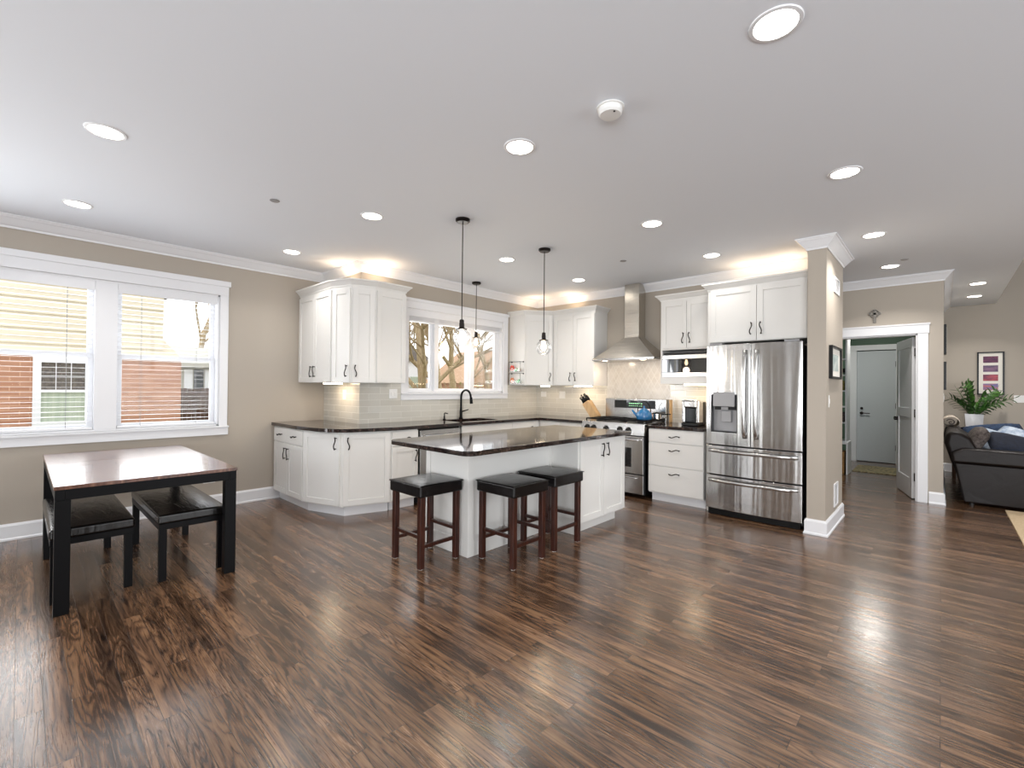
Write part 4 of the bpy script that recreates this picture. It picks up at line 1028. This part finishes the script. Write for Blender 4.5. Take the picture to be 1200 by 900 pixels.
# ------------------------------------------------------------------ pendants
def globe(r, n=28):
    b = MB(); prof = []
    for i in range(15):
        a = math.radians(28+ (180-28)*i/14); prof.append((r*math.sin(a), r*math.cos(a)))
    prof[-1] = (0, -r); b.lathe(prof, seg=24); return b
def make_pendant(label, x, y, zs, group='cord pendants with clear globes'):
    t = thing('pendant_lamp', label, 'pendant lamp', (x, y, ZC), 0, group)
    MB().lathe([(0, -0.028), (0.05, -0.028), (0.062, -0.018), (0.062, 0), (0, 0)]).build('canopy', 'bronze', t, smooth=False)
    MB().cyl((0, 0, -0.026), (0, 0, zs-ZC), 0.0042, 8).build('cord', 'blackplastic', t)
    z = zs-ZC
    MB().lathe([(0, 0), (0.014, 0), (0.020, -0.008), (0.020, -0.03), (0.022, -0.034), (0.022, -0.065), (0.030, -0.075), (0.048, -0.080), (0.048, -0.086), (0, -0.086)], (0, 0, z)).build('socket', 'bronze', t, smooth=False)
    g = globe(0.08); g2 = g.build('globe', 'pane', t, smooth=True); g2.location = (0, 0, z-0.155)
    bu = MB().lathe([(0, -0.055), (0.012, -0.052), (0.024, -0.030), (0.026, -0.010), (0.018, 0.020), (0.012, 0.045), (0, 0.045)]).build('bulb', 'filament', t, smooth=True)
    bu.location = (0, 0, z-0.135)
    l = bpy.data.lights.new('pendant_bulb_light', 'POINT'); l.energy = 5; l.color = (1, 0.8, 0.58); l.shadow_soft_size = 0.05
    lo = bpy.data.objects.new('pendant_bulb_light', l); COL.objects.link(lo); lo.location = (x, y, zs-0.27)
    return t
make_pendant('clear globe pendant over the near end of the island, lowest and largest of three', -3.0, 2.575, 1.935)
make_pendant('clear globe pendant over the far end of the island, before the white corner cabinet', -3.01, 3.697, 1.93)
make_pendant('clear globe pendant hanging over the sink, smallest of three', -4.67, 4.266, 2.115)

# ------------------------------------------------------------------ ceiling lights
LX = [-0.47, -1.84, -3.53, -5.08]
lights = [(-3.481, 0.317, 'round recessed ceiling light upper left, nearer of the pair before the dining wall'),
 (-5.06, 0.299, 'round recessed ceiling light closest to the crown above the blinds'),
 (-0.478, 2.007, 'large round recessed ceiling light nearest the camera, top right'),
 (-1.841, 2.019, 'round recessed ceiling light between the smoke detector and nearest pendant'),
 (-0.467, 3.69, 'round recessed ceiling light upper right, straight out from the stub wall'),
 (-3.515, 2.013, 'round recessed ceiling light left of the near island pendant'),
 (-5.109, 1.981, 'round recessed ceiling light above and left of the left corner wall cabinet'),
 (-1.842, 3.736, 'round recessed ceiling light between far island pendant and refrigerator'),
 (-3.569, 3.717, 'round recessed ceiling light between the two island pendants'),
 (-1.80, 5.041, 'round recessed ceiling light over the front of the refrigerator cabinet'),
 (-3.526, 5.052, 'round recessed ceiling light left of the hood chimney top'),
 (-0.457, 5.345, 'round recessed ceiling light just right of the stub wall crown'),
 (-0.434, 6.824, 'round recessed ceiling light in the hall above the metal cross'),
 (0.352, 8.643, 'round recessed ceiling light over the sofa, nearer of two'),
 (0.362, 9.771, 'round recessed ceiling light over the sofa, farther of two')]
proto = None
for x, y, lab in lights:
    if proto is None:
        t = thing('recessed_ceiling_light', lab, 'ceiling light', (x, y, ZC), 0, 'recessed ceiling lights')
        MB().lathe([(0.076, -0.003), (0.079, -0.007), (0.093, -0.005), (0.096, -0.0005), (0.076, -0.0005)], seg=32).build('trim_ring', 'trim', t, smooth=False)
        MB().lathe([(0, -0.0035), (0.077, -0.0035), (0.077, -0.0005), (0, -0.0005)], seg=32).build('lens', 'lamp', t)
        proto = t
    else: dup(proto, (x, y, ZC), 0, lab)
    l = area('downlight', (x, y, ZC-0.015), (x, y, 0), 0.12, 0.12, DL_W*(0.35 if (x, y) == (-1.80, 5.041) else 2.2 if y > 5.3 else 1), (1, 0.96, 0.91), math.radians(125), 'DISK')
t = thing('smoke_detector', 'white round smoke detector on the ceiling near the top centre', 'smoke detector', (-1.24, 2.045, ZC))
MB().lathe([(0.056, -0.001), (0.070, -0.001), (0.070, -0.006), (0.060, -0.008), (0.060, -0.030), (0.052, -0.040), (0, -0.042), (0, -0.001)]).build('housing', 'white_plastic', t, smooth=False)
MB().cyl((0.035, -0.02, -0.043), (0.035, -0.02, -0.040), 0.005, 10).build('indicator', 'blackplastic', t)
for (x, y, lab) in ((-3.793, 1.337, 'tiny flat sprinkler cap on the ceiling left of the pendants'), (-0.296, 6.57, 'tiny flat sprinkler cap on the hall ceiling'), (-2.62, 4.62, 'tiny flat sprinkler cap on the ceiling before the hood')):
    t = tag(MB().lathe([(0, -0.006), (0.030, -0.006), (0.036, -0.003), (0.036, -0.0005), (0, -0.0005)]).build('sprinkler_cap', 'greyplastic', smooth=False), lab, 'sprinkler cap', 'ceiling sprinkler caps')
    t.location = (x, y, ZC)

# ------------------------------------------------------------------ small wall fittings
def plate(label, cat, x, y, z, ang, w=0.115, h=0.075, kind='outlet', name='wall_outlet'):
    t = thing(name, label, cat, (x, y, z), ang)
    MB().box(-w/2, w/2, -0.006, -0.0004, -h/2, h/2).build('plate', 'white_plastic', t, bevel=0.002)
    n = 2 if w > 0.09 else 1
    for i in range(n):
        cx = (i-0.5)*0.046 if n == 2 else 0
        if kind == 'outlet': MB().box(cx-0.014, cx+0.014, -0.009, -0.005, -0.02, 0.02).build('socket', 'white_plastic', t, bevel=0.002)
        else: MB().box(cx-0.011, cx+0.011, -0.010, -0.005, -0.022, 0.022).build('switch', 'white_plastic', t, bevel=0.002)
    return t
plate('white double outlet low on the taupe wall behind the table', 'outlet', XA, 1.43, 0.315, HP)
plate('white outlet on lit tiles under the left corner wall cabinet', 'outlet', -5.37+0.06, YRET-0.008, 1.25, 0, 0.075, 0.115)
plate('white double switch on the tiles left of the sink window', 'switch', XS+0.008, 3.15, 1.265, HP, 0.115, 0.115, 'switch', 'wall_switch')
plate('white outlet on the corner tiles, left of the two beside the knife block', 'outlet', -4.80, YR-0.008, 1.25, 0, 0.115, 0.085)
plate('white double switch on the corner tiles right of another outlet', 'switch', -4.42, YR-0.008, 1.245, 0, 0.115, 0.115, 'switch', 'wall_switch')
plate('white switch on the wall at right picture edge above the sofa', 'switch', 0.90, YB, 1.25, 0, 0.115, 0.115, 'switch', 'wall_switch')
XC2 = -0.785
plate('white slim switch on the stub wall below the black frame', 'switch', XC2, 5.265, 1.255, HP, 0.03, 0.115, 'switch', 'wall_switch')
def vent(label, y0, y1, z0, z1):
    t = thing('wall_vent', label, 'vent', (XC2, (y0+y1)/2, (z0+z1)/2), HP, 'white grilles on the stub wall')
    w, h = (y1-y0)/2, (z1-z0)/2
    b = MB(); b.box(-w, w, -0.010, -0.0004, -h, -h+0.018); b.box(-w, w, -0.010, -0.0004, h-0.018, h); b.box(-w, -w+0.018, -0.010, -0.0004, -h+0.018, h-0.018); b.box(w-0.018, w, -0.010, -0.0004, -h+0.018, h-0.018); b.build('frame', 'trim', t)
    b = MB(); z = -h+0.025
    while z < h-0.02: b.box(-w+0.018, w-0.018, -0.006, -0.0006, z, z+0.006); z += 0.013
    b.build('louvres', 'trim', t)
vent('white grille high on the side of the stub wall', 5.52, 5.83, 2.34, 2.50)
vent('white return grille low on the side of the stub wall', 5.57, 5.79, 0.19, 0.42)
t = thing('picture_frame', 'small black-framed picture hung on the side of the stub wall', 'picture frame', (XC2, 5.555, 1.632), HP)
b = MB(); w, h = 0.29, 0.16
b.box(-w, w, -0.03, -0.001, -h, -h+0.022); b.box(-w, w, -0.03, -0.001, h-0.022, h); b.box(-w, -w+0.022, -0.03, -0.001, -h+0.022, h-0.022); b.box(w-0.022, w, -0.03, -0.001, -h+0.022, h-0.022); b.build('frame', 'blackplastic', t)
MB().box(-w+0.022, w-0.022, -0.012, -0.001, -h+0.022, h-0.022).build('mount', 'picmat', t)
MB().box(-0.17, 0.17, -0.0135, -0.012, -0.08, 0.08).build('print', noisy('grey_green_print', srgb(120, 140, 140), srgb(200, 206, 200), 9), t)
# cross over the doorway
t = thing('wall_cross', 'small grey metal ring cross on the wall above the doorway', 'cross', (-0.633, YD, 2.325))
b = MB(); b.box(-0.016, 0.016, -0.014, -0.001, -0.085, 0.085); b.box(-0.065, 0.065, -0.014, -0.001, 0.015, 0.045); b.build('cross', 'silver', t, bevel=0.003)
b = MB(); b.tube([(0.045*math.cos(a), -0.010, 0.03+0.045*math.sin(a)) for a in (2*PI*i/20 for i in range(21))], 0.006, 8); b.build('ring', 'silver', t, smooth=True)
# two dark framed pictures on the living side wall
for z0, z1, lab in ((1.84, 2.22, 'upper narrow black frame seen edge-on beside the doorway wall'), (1.38, 1.74, 'lower narrow black frame seen edge-on beside the doorway wall')):
    t = thing('picture_frame', lab, 'picture frame', (0.02, 8.2, (z0+z1)/2), HP, 'edge-on frames on the living room wall')
    h = (z1-z0)/2
    MB().box(-0.14, 0.14, -0.028, -0.001, -h, h).build('frame', 'blackplastic', t, bevel=0.002)
    MB().box(-0.11, 0.11, -0.0295, -0.028, -h+0.03, h-0.03).build('print', 'picmat', t)
plate('white thermostat on the living room side wall, seen edge-on', 'thermostat', 0.02, 8.2, 1.28, HP, 0.08, 0.11, 'switch', 'thermostat')
# framed prints on the back wall
t = thing('picture_frame', 'black frame holding four stacked colour landscapes, behind the plant', 'picture frame', (0.585, YB, 1.66))
w, h = 0.155, 0.35
b = MB(); b.box(-w, w, -0.03, -0.001, -h, -h+0.02); b.box(-w, w, -0.03, -0.001, h-0.02, h); b.box(-w, -w+0.02, -0.03, -0.001, -h+0.02, h-0.02); b.box(w-0.02, w, -0.03, -0.001, -h+0.02, h-0.02); b.build('frame', 'blackplastic', t)
MB().box(-w+0.02, w-0.02, -0.012, -0.001, -h+0.02, h-0.02).build('mount', 'picmat', t)
for i, (c1, c2) in enumerate((((126, 60, 92), (60, 40, 70)), ((150, 110, 140), (60, 60, 90)), ((196, 90, 100), (90, 50, 80)), ((60, 120, 180), (196, 110, 110)))):
    z = 0.225-0.148*i
    MB().box(-0.085, 0.085, -0.0135, -0.012, z-0.052, z+0.052).build('print', noisy('landscape_print_%s' % 'abcd'[i], srgb(*c1), srgb(*c2), 5, 0.6, (1, 1, 4)), t)

# ------------------------------------------------------------------ mudroom furniture
t = thing('shelf_unit', 'tall white open shelf unit at the left edge of the doorway', 'shelf unit', (-1.515, 9.16, 0))
b = MB(); wS, dS, hS = 0.395, 0.36, 2.30
b.box(0, 0.02, 0, dS, 0.52, hS); b.box(wS-0.022, wS, 0, dS, 0.52, hS)
for z in (0.52, 0.82, 1.08, 1.34, 1.60, 1.86, 2.28): b.box(0.02, wS-0.022, 0, dS, z, z+0.02)
b.build('shelves', 'trim', t, bevel=0.001)
b = MB(); b.box(0, wS+0.02, -0.05, dS, 0.49, 0.52); b.box(0, 0.02, -0.05, dS, 0, 0.49); b.box(wS, wS+0.02, -0.05, dS, 0, 0.49); b.build('bench_box', 'trim', t, bevel=0.001)
tag(MB().box(-1.45, -1.15, 9.14, 9.44, 0.0, 0.36).build('storage_basket', 'basket', bevel=0.01), 'tan wicker basket inside the bottom cubby of the white shelf unit', 'basket')
for (z, c, lab) in ((0.842, 'red', 'dark red folded item on the lowest open shelf of the unit'), (1.362, 'lime', 'green folded item on a middle shelf of the unit')):
    tag(MB().box(-1.40, -1.16, 9.2, 9.45, z, z+0.16).build('folded_cloth', 'hedge' if c == 'lime' else 'fur', bevel=0.02), lab, 'folded cloth')
t = thing('coat_hook_rail', 'dark coat hooks on the green wall left of the grey door', 'coat hooks', (-1.40, 11.07, 1.75))
MB().box(-0.05, 0.07, -0.02, -0.0005, -0.04, 0.04).build('rail', 'black', t)
MB().tube([(0.03, -0.02, 0.0), (0.03, -0.08, 0.0), (0.03, -0.09, 0.05)], 0.008, 8).build('hook', 'black', t)
MB().tube([(0.03, -0.02, -0.03), (0.03, -0.06, -0.05), (0.03, -0.07, -0.02)], 0.008, 8).build('hook', 'black', t)
tag(MB().box(-1.10, -0.36, 9.6, 10.45, 0.0, 0.012).build('door_mat', 'mat', bevel=0.004), 'tan patterned mat on the floor before the grey door', 'mat')

# ------------------------------------------------------------------ living room
SY0, SY1 = 7.74, 9.80
t = thing('sofa', 'dark brown leather sofa seen side-on at right picture edge', 'sofa', (0.5, SY0, 0))
xz = Matrix(((1, 0, 0, 0), (0, 0, 1, 0), (0, 1, 0, 0), (0, 0, 0, 1)))
def slab(poly, y0, y1): b = world(t); b.prism(poly, y0, y1, xf=b.xf @ xz); return b
slab([(0.20, 0.03), (1.05, 0.03), (1.08, 0.50), (0.115, 0.50)], SY0+0.015, SY0+0.20).build('arm', 'sofa', t, bevel=0.02, bseg=3)
slab([(0.10, 0.50), (1.08, 0.50), (1.08, 0.62), (1.04, 0.66), (0.20, 0.68), (0.085, 0.62)], SY0-0.02, SY0+0.24).build('arm_pad', 'sofa', t, bevel=0.035, bseg=4)
slab([(0.20, 0.03), (1.05, 0.03), (1.08, 0.50), (0.115, 0.50)], SY1-0.2, SY1).build('arm', 'sofa', t, bevel=0.02, bseg=3)
slab([(0.10, 0.50), (1.08, 0.50), (1.04, 0.66), (0.20, 0.68), (0.085, 0.62)], SY1-0.22, SY1+0.02).build('arm_pad', 'sofa', t, bevel=0.035, bseg=4)
slab([(0.22, 0.05), (1.02, 0.05), (1.02, 0.30), (0.18, 0.30)], SY0+0.2, SY1-0.2).build('base', 'sofa', t)
for i in range(3):
    a = SY0+0.25+i*(SY1-SY0-0.5)/3; c = a+(SY1-SY0-0.5)/3-0.006
    slab([(0.36, 0.30), (1.06, 0.30), (1.07, 0.44), (0.34, 0.45)], a, c).build('seat_cushion', 'sofa', t, bevel=0.04, bseg=3)
    slab([(0.16, 0.28), (0.38, 0.28), (0.33, 0.64), (0.26, 0.80), (0.15, 0.875), (0.05, 0.86), (0.028, 0.72), (0.09, 0.50)], a-(0.19 if i == 0 else 0), c).build('back_cushion', 'sofa', t, bevel=0.05, bseg=4)
for x in (0.27, 0.98):
    for y in (SY0+0.08, SY1-0.1):
        b = world(t); b.cyl((x, y, 0), (x, y, 0.05), 0.025, 12); b.build('foot', 'blackplastic', t)
def pillow(label, m, loc, rot, s=(0.42, 0.42, 0.14)):
    b = MB(); n = 12
    for sg in (1, -1):
        def f(u, v, sg=sg):
            x, y = 2*u-1, 2*v-1; e = max(0, (1-x**4)*(1-y**4))**0.5
            return (x*s[0]/2*(1-0.07*y*y*abs(x)), y*s[1]/2*(1-0.07*x*x*abs(y)), sg*e*s[2]/2)
        b.grid(f, n, n)
    bmesh.ops.remove_doubles(b.bm, verts=b.bm.verts, dist=1e-4)
    o = b.build('throw_pillow', m, smooth=True); tag(o, label, 'pillow'); o.location = loc; o.rotation_euler = rot; return o
pillow('dark mottled pillow leaning on the sofa back', 'fur', (0.30, 8.12, 0.74), (0.15, math.radians(-62), 0), (0.40, 0.42, 0.15))
pillow('pale blue and white pillow beside the dark mottled one', 'paleblue', (0.42, 8.35, 0.70), (0.35, math.radians(-52), 0.3), (0.40, 0.44, 0.12))
pillow('teal blue velvet pillow farthest back on the sofa', 'blue', (0.52, 9.05, 0.74), (0.9, math.radians(-8), 0.1), (0.62, 0.42, 0.18))
pillow('navy pillow resting over the near sofa arm', 'navy', (0.66, 8.12, 0.70), (math.radians(40), math.radians(14), 0.3), (0.54, 0.36, 0.16))
pillow('whitish pillow at right picture edge on the sofa', 'paleblue', (0.74, 8.60, 0.74), (math.radians(40), math.radians(20), -0.3), (0.50, 0.36, 0.13))
t = thing('throw_blanket', 'rolled cream and brown knit throw on the far sofa back', 'blanket', (0.10, 9.2, 0.93))
b = MB(); b.grid(lambda u, v: ((0.085+0.010*math.sin(6*v*PI))*math.cos(2*PI*u), (v-0.5)*0.62, (0.075+0.008*math.sin(7*v*PI))*math.sin(2*PI*u)), 24, 16, True); b.build('roll', 'knit', t, smooth=True)
b = MB(); b.grid(lambda u, v: (-0.10-0.0*v+0.01*math.sin(u*12), (u-0.5)*0.55, -0.02-v*0.22), 14, 8); b.build('hanging_edge', 'knit', t, smooth=True, solid=0.015)
b = MB(); b.tube([(0.05*s*math.cos(s*9), -0.315, 0.045*s*math.sin(s*9)) for s in (i/20 for i in range(21))], 0.008, 6); b.build('spiral_edge', 'fur', t)
# side table, pot and plant
t = thing('side_table', 'dark square side table behind the sofa under the plant', 'side table', (0.36, 10.22, 0))
MB().box(-0.24, 0.24, -0.24, 0.24, 0.60, 0.64).build('table_top', 'fence', t, bevel=0.003)
for sx in (-1, 1):
    for sy in (-1, 1): MB().box(sx*0.21-0.02, sx*0.21+0.02, sy*0.21-0.02, sy*0.21+0.02, 0, 0.60).build('leg', 'fence', t)
t = thing('potted_plant', 'glossy dark green plant in a square white pot behind the sofa', 'potted plant', (0.375, 10.22, 0.64))
b = MB(); lo, hi = 0.085, 0.105
b.prism([(-lo, -lo), (lo, -lo), (lo, lo), (-lo, lo)], 0, 0.01)
def fr(k, z): return [(-k, -k, z), (k, -k, z), (k, k, z), (-k, k, z)]
rg = [[b.v(p) for p in fr(k, z)] for k, z in ((lo, 0), (hi, 0.37), (hi-0.012, 0.37), (hi-0.016, 0.33))]
for a, c in zip(rg, rg[1:]):
    for i in range(4): b.face([a[i], a[(i+1) % 4], c[(i+1) % 4], c[i]])
b.build('pot', 'trim', t)
MB().box(-0.088, 0.088, -0.088, 0.088, 0.31, 0.335).build('soil', 'soil', t)
rnd = random.Random(3)
sb = MB(); lb = MB()
def leaf(b, p, d, ln, wd, up):
    d = d.normalized(); s = d.cross(up).normalized(); n = s.cross(d)
    rows = [(0, 0.15), (0.25, 0.8), (0.55, 1.0), (0.8, 0.6), (1.0, 0.03)]; prev = None
    for f, w_ in rows:
        c = p+d*ln*f-n*0.18*ln*f*f; row = [b.bm.verts.new(c-s*wd*w_/2+n*0.12*wd*w_), b.bm.verts.new(c), b.bm.verts.new(c+s*wd*w_/2+n*0.12*wd*w_)]
        if prev: b.face([prev[0], prev[1], row[1], row[0]]); b.face([prev[1], prev[2], row[2], row[1]])
        prev = row
for k in range(13):
    a = 2*PI*k/13+rnd.uniform(-0.2, 0.2); ln = rnd.uniform(0.36, 0.62); tilt = rnd.uniform(0.15, 0.95)
    p0 = Vector((0.04*math.cos(a), 0.04*math.sin(a), 0.33)); pts = []
    for i in range(9):
        s = i/8; r_ = math.sin(tilt)*ln*(s**1.35); pts.append(p0+Vector((math.cos(a)*r_*(0.60 if math.cos(a) < 0 else 0.95), math.sin(a)*r_*0.8, math.cos(tilt)*ln*s*(1.08-0.22*s*tilt))))
    sb.tube([tuple(p) for p in pts], 0.006, 6, rad=[0.009-0.0007*i for i in range(9)])
    for i in range(2, 9):
        for rep in range(1):
            p = pts[i-1].lerp(pts[i], 0.5*rep+0.2); d0 = (pts[i]-pts[i-1]).normalized(); side = d0.cross(Vector((math.sin(a), -math.cos(a), 0.2))).normalized()
            for sg in (-1, 1): leaf(lb, p, d0*0.75+side*sg*0.8, rnd.uniform(0.10, 0.135), 0.062, Vector((0, 0, 1)))
    leaf(lb, pts[-1], pts[-1]-pts[-2], 0.08, 0.03, Vector((math.cos(a), math.sin(a), 0.3)))
sb.build('stems', 'stem', t, smooth=True); lb.build('leaves', 'leaf', t, smooth=True)
tag(MB().box(0.535, 2.6, 5.2, 7.70, 0, 0.014).build('area_rug', 'rug', bevel=0.004), 'beige rug whose corner shows at the right picture edge', 'rug')

# ------------------------------------------------------------------ outdoors
o = struct(MB().box(-60, -6.2, -30, 50, -0.5, -0.35).build('ground', 'grass'))
# brick and siding neighbour house
HX = -10.0
t = thing('house', 'brick house with cream siding gable close outside the dining window', 'house', (HX, 0, -0.35))
b = world(t); b.box(HX-6, HX, -6, 1.98, -0.35, 1.78); b.build('brick_wall', 'brick', t)
b = world(t); b.box(HX-6, HX-0.03, -6, 1.72, 1.84, 3.3); b.prism([(1.72, 1.84), (1.97, 1.84), (1.72, 2.15)], HX-6, HX-0.03, xf=b.xf @ Matrix(((0, 0, 1, 0), (1, 0, 0, 0), (0, 1, 0, 0), (0, 0, 0, 1)))); b.build('upper_wall', 'siding', t)
b = world(t); z = 1.84; zi = 0
while z < 3.6:
    ye = 1.72
    b.prism([(HX-0.03, z), (HX-0.004, z), (HX-0.024, z+0.115), (HX-0.03, z+0.115)], -6, ye, xf=b.xf @ xz); z += 0.115
b.build('siding_boards', 'siding', t)
b = world(t); b.box(HX-6, HX+0.05, -6, 2.05, 1.78, 1.84); b.build('ledge', 'trim', t)
wn = MB(); wf = world(t)
wf.box(HX, HX+0.05, 0.13, 0.22, 0.64, 1.78); wf.box(HX, HX+0.05, 0.71, 0.80, 0.64, 1.78); wf.box(HX, HX+0.05, 0.22, 0.71, 1.68, 1.78); wf.box(HX, HX+0.06, 0.13, 0.80, 0.64, 0.75)
wf.box(HX, HX+0.04, 0.22, 0.71, 1.22, 1.255); wf.box(HX, HX+0.025, 0.375, 0.385, 1.255, 1.68); wf.box(HX, HX+0.025, 0.545, 0.555, 1.255, 1.68); wf.box(HX, HX+0.025, 0.22, 0.71, 1.46, 1.47)
fo = wf.build('window', 'trim', t)
b = world(t); b.box(HX, HX+0.01, 0.22, 0.71, 1.255, 1.68); b.build('pane', 'shingle', fo)
b = world(t); b.box(HX, HX+0.01, 0.22, 0.71, 0.75, 1.22); b.build('curtain', 'window_green', fo)
b = world(t); b.prism([(-2.2, 6.0), (-2.2, 5.85), (2.3, 3.4), (2.4, 3.4)], HX-6.2, HX+0.2, xf=b.xf @ Matrix(((0, 0, 1, 0), (1, 0, 0, 0), (0, 1, 0, 0), (0, 0, 0, 1)))); b.build('roof', 'shingle', t)
# garage across the yard
t = thing('garage', 'low tan-roofed outbuilding with white shutters past the brick house corner', 'outbuilding', (-22, 4.8, -0.35))
b = world(t); b.box(-25, -22, 2.9, 7.6, -0.35, 2.15); b.build('wall', 'greysiding', t)
b = world(t); b.prism([(-21.6, 2.05), (-21.6, 2.2), (-23.5, 2.95), (-25.4, 2.2), (-25.4, 2.05)], 2.6, 7.9, xf=b.xf @ xz); b.build('roof', 'greysiding', t)
for y in (4.45, 5.15): b = world(t); b.box(-22.0, -21.95, y, y+0.28, 1.05, 1.95); b.build('shutter', 'trim', t)
b = world(t); b.box(-22.0, -21.96, 4.78, 5.1, 1.05, 1.95); b.build('window', 'darkglass', t)
def fence(label, x, y0, y1, h, g):
    t = thing('fence', label, 'fence', (x, y0, -0.35), 0)
    b = MB(); y = 0
    while y < y1-y0: b.box(-0.015, 0.015, y, y+0.12, 0, h+0.02*math.sin(y*9)); y += 0.135
    b.build('boards', 'fence', t)
    b = MB(); b.box(0.015, 0.05, 0, y1-y0, 0.3, 0.38); b.box(0.015, 0.05, 0, y1-y0, h-0.3, h-0.22); b.build('rails', 'fence', t)
fence('dark brown board fence beyond the brick house corner', -19.5, 2.3, 7.0, 1.55, None)
def tree(label, x, y, h, lean, seed, r0, nb=3, depth=4, spread=0.55, name='bare_tree', first=None):
    rn = random.Random(seed); t = thing(name, label, 'tree', (x, y, -0.4), 0, 'bare trees outside')
    tb = MB(); bb = MB()
    def grow(b, p, d, ln, r, lv):
        pts = [p]; rad = [r]; n = 5
        for i in range(n):
            d = (d+Vector((rn.uniform(-1, 1), rn.uniform(-1, 1), rn.uniform(-0.3, 0.7)))*0.13).normalized()
            pts.append(pts[-1]+d*ln/n); rad.append(r*(1-0.42*(i+1)/n))
        b.tube([tuple(q) for q in pts], r, 7 if lv < 2 else 5, rad=rad)
        if lv >= depth: return
        for k in range(nb+(1 if lv > 1 else 0)):
            i = rn.randint(2, n); a = rn.uniform(0, 2*PI)
            s = Vector((math.cos(a), math.sin(a), 0)); nd = (d+s*rn.uniform(spread, spread*1.9)).normalized()
            grow(bb, pts[i], nd, ln*rn.uniform(0.55, 0.78), rad[i]*rn.uniform(0.5, 0.72), lv+1)
    grow(tb, Vector((0, 0, 0)), Vector(lean).normalized(), h*0.55, r0, 0)
    tb.build('trunk', 'bark', t, smooth=True); bb.build('branches', 'bark', t, smooth=True)
tree('bare tree showing between siding gable and blind edge, dining window', -30, 6.35, 8.7, (0, 0.0, 1), 5, 0.22, 4, 4, 0.36)
tree('bare thick-trunked tree in the left light of the sink window', -11.0, 7.95, 6.5, (0, 0.0, 1), 11, 0.13, 5, 4, 0.6)
tree('bare tree with wide trunk in the middle light of the sink window', -13.0, 10.35, 8.5, (0, -0.12, 1), 21, 0.19, 5, 4, 0.55)
tree('bare leaning tree crossing the middle light of the sink window', -11.5, 9.25, 7.0, (0, 0.75, 1), 32, 0.05, 4, 4, 0.5)
tree('bare slender tree in the right light of the sink window', -15.5, 15.0, 8.0, (0, 0.05, 1), 47, 0.12, 5, 4, 0.6)
tree('distant bare tree behind the left light of the sink window', -21, 17.5, 9, (0, 0, 1), 58, 0.22, 4, 4, 0.7)
t = thing('house', 'orange-tan gabled house beyond the sink window', 'house', (-24, 23, -0.35))
yzx = Matrix(((0, 0, 1, 0), (1, 0, 0, 0), (0, 1, 0, 0), (0, 0, 0, 1)))
b = world(t); b.box(-28, -24, 20.8, 27.2, -0.35, 1.7); b.build('wall', 'brick', t)
b = world(t); b.prism([(20.5, 1.6), (24.0, 4.1), (27.5, 1.6)], -28.3, -23.7, xf=b.xf @ yzx); b.build('roof', 'tanroof', t)
for y in (21.8, 23.8): 
    b = world(t); b.box(-24, -23.9, y, y+0.9, 0.3, 1.3); b.build('window', 'trim', t)
t = thing('house', 'white sided house low behind the trees, left and middle lights of the sink window', 'house', (-30, 19.5, -0.35))
b = world(t); b.box(-34, -30, 15.5, 22.5, -0.35, 3.4); b.build('wall', 'trim', t)
b = world(t); b.prism([(15.2, 3.3), (19.0, 5.2), (22.8, 3.3)], -34.3, -29.7, xf=b.xf @ yzx); b.build('roof', 'shingle', t)
for y in (16.3, 18.3, 20.6): b = world(t); b.box(-30, -29.93, y, y+0.9, 0.9, 2.1); b.build('window', 'window_green', t)
def shrub(label, x, y, r, h, seed):
    rn = random.Random(seed); t = thing('shrub', label, 'shrub', (x, y, -0.35), 0, 'winter shrubs outside')
    b = MB()
    for k in range(260):
        a = rn.uniform(0, 2*PI); rr = r*rn.random()**0.5; z = rn.uniform(0.15, 1)*h*(1-0.5*(rr/r)**2)
        leaf(b, Vector((rr*math.cos(a), rr*math.sin(a), z)), Vector((rn.uniform(-1, 1), rn.uniform(-1, 1), rn.uniform(-0.3, 1))), 0.16, 0.07, Vector((0.2, 0.1, 1)))
    b.build('foliage', 'hedge', t)
    b = MB()
    for k in range(14):
        a = rn.uniform(0, 2*PI); b.tube([(0, 0, 0), (r*0.5*math.cos(a), r*0.5*math.sin(a), h*0.5), (r*0.8*math.cos(a), r*0.8*math.sin(a), h*0.95)], 0.01, 5)
    b.build('twigs', 'bark', t)
shrub('ochre shrub low in the left light of the sink window', -13.2, 9.4, 0.9, 1.9, 1)
shrub('ochre shrub low in the middle light of the sink window', -14.5, 12.6, 1.1, 2.0, 2)
shrub('ochre shrub low at the left of the right light, sink window', -16, 14.6, 0.8, 2.0, 3)
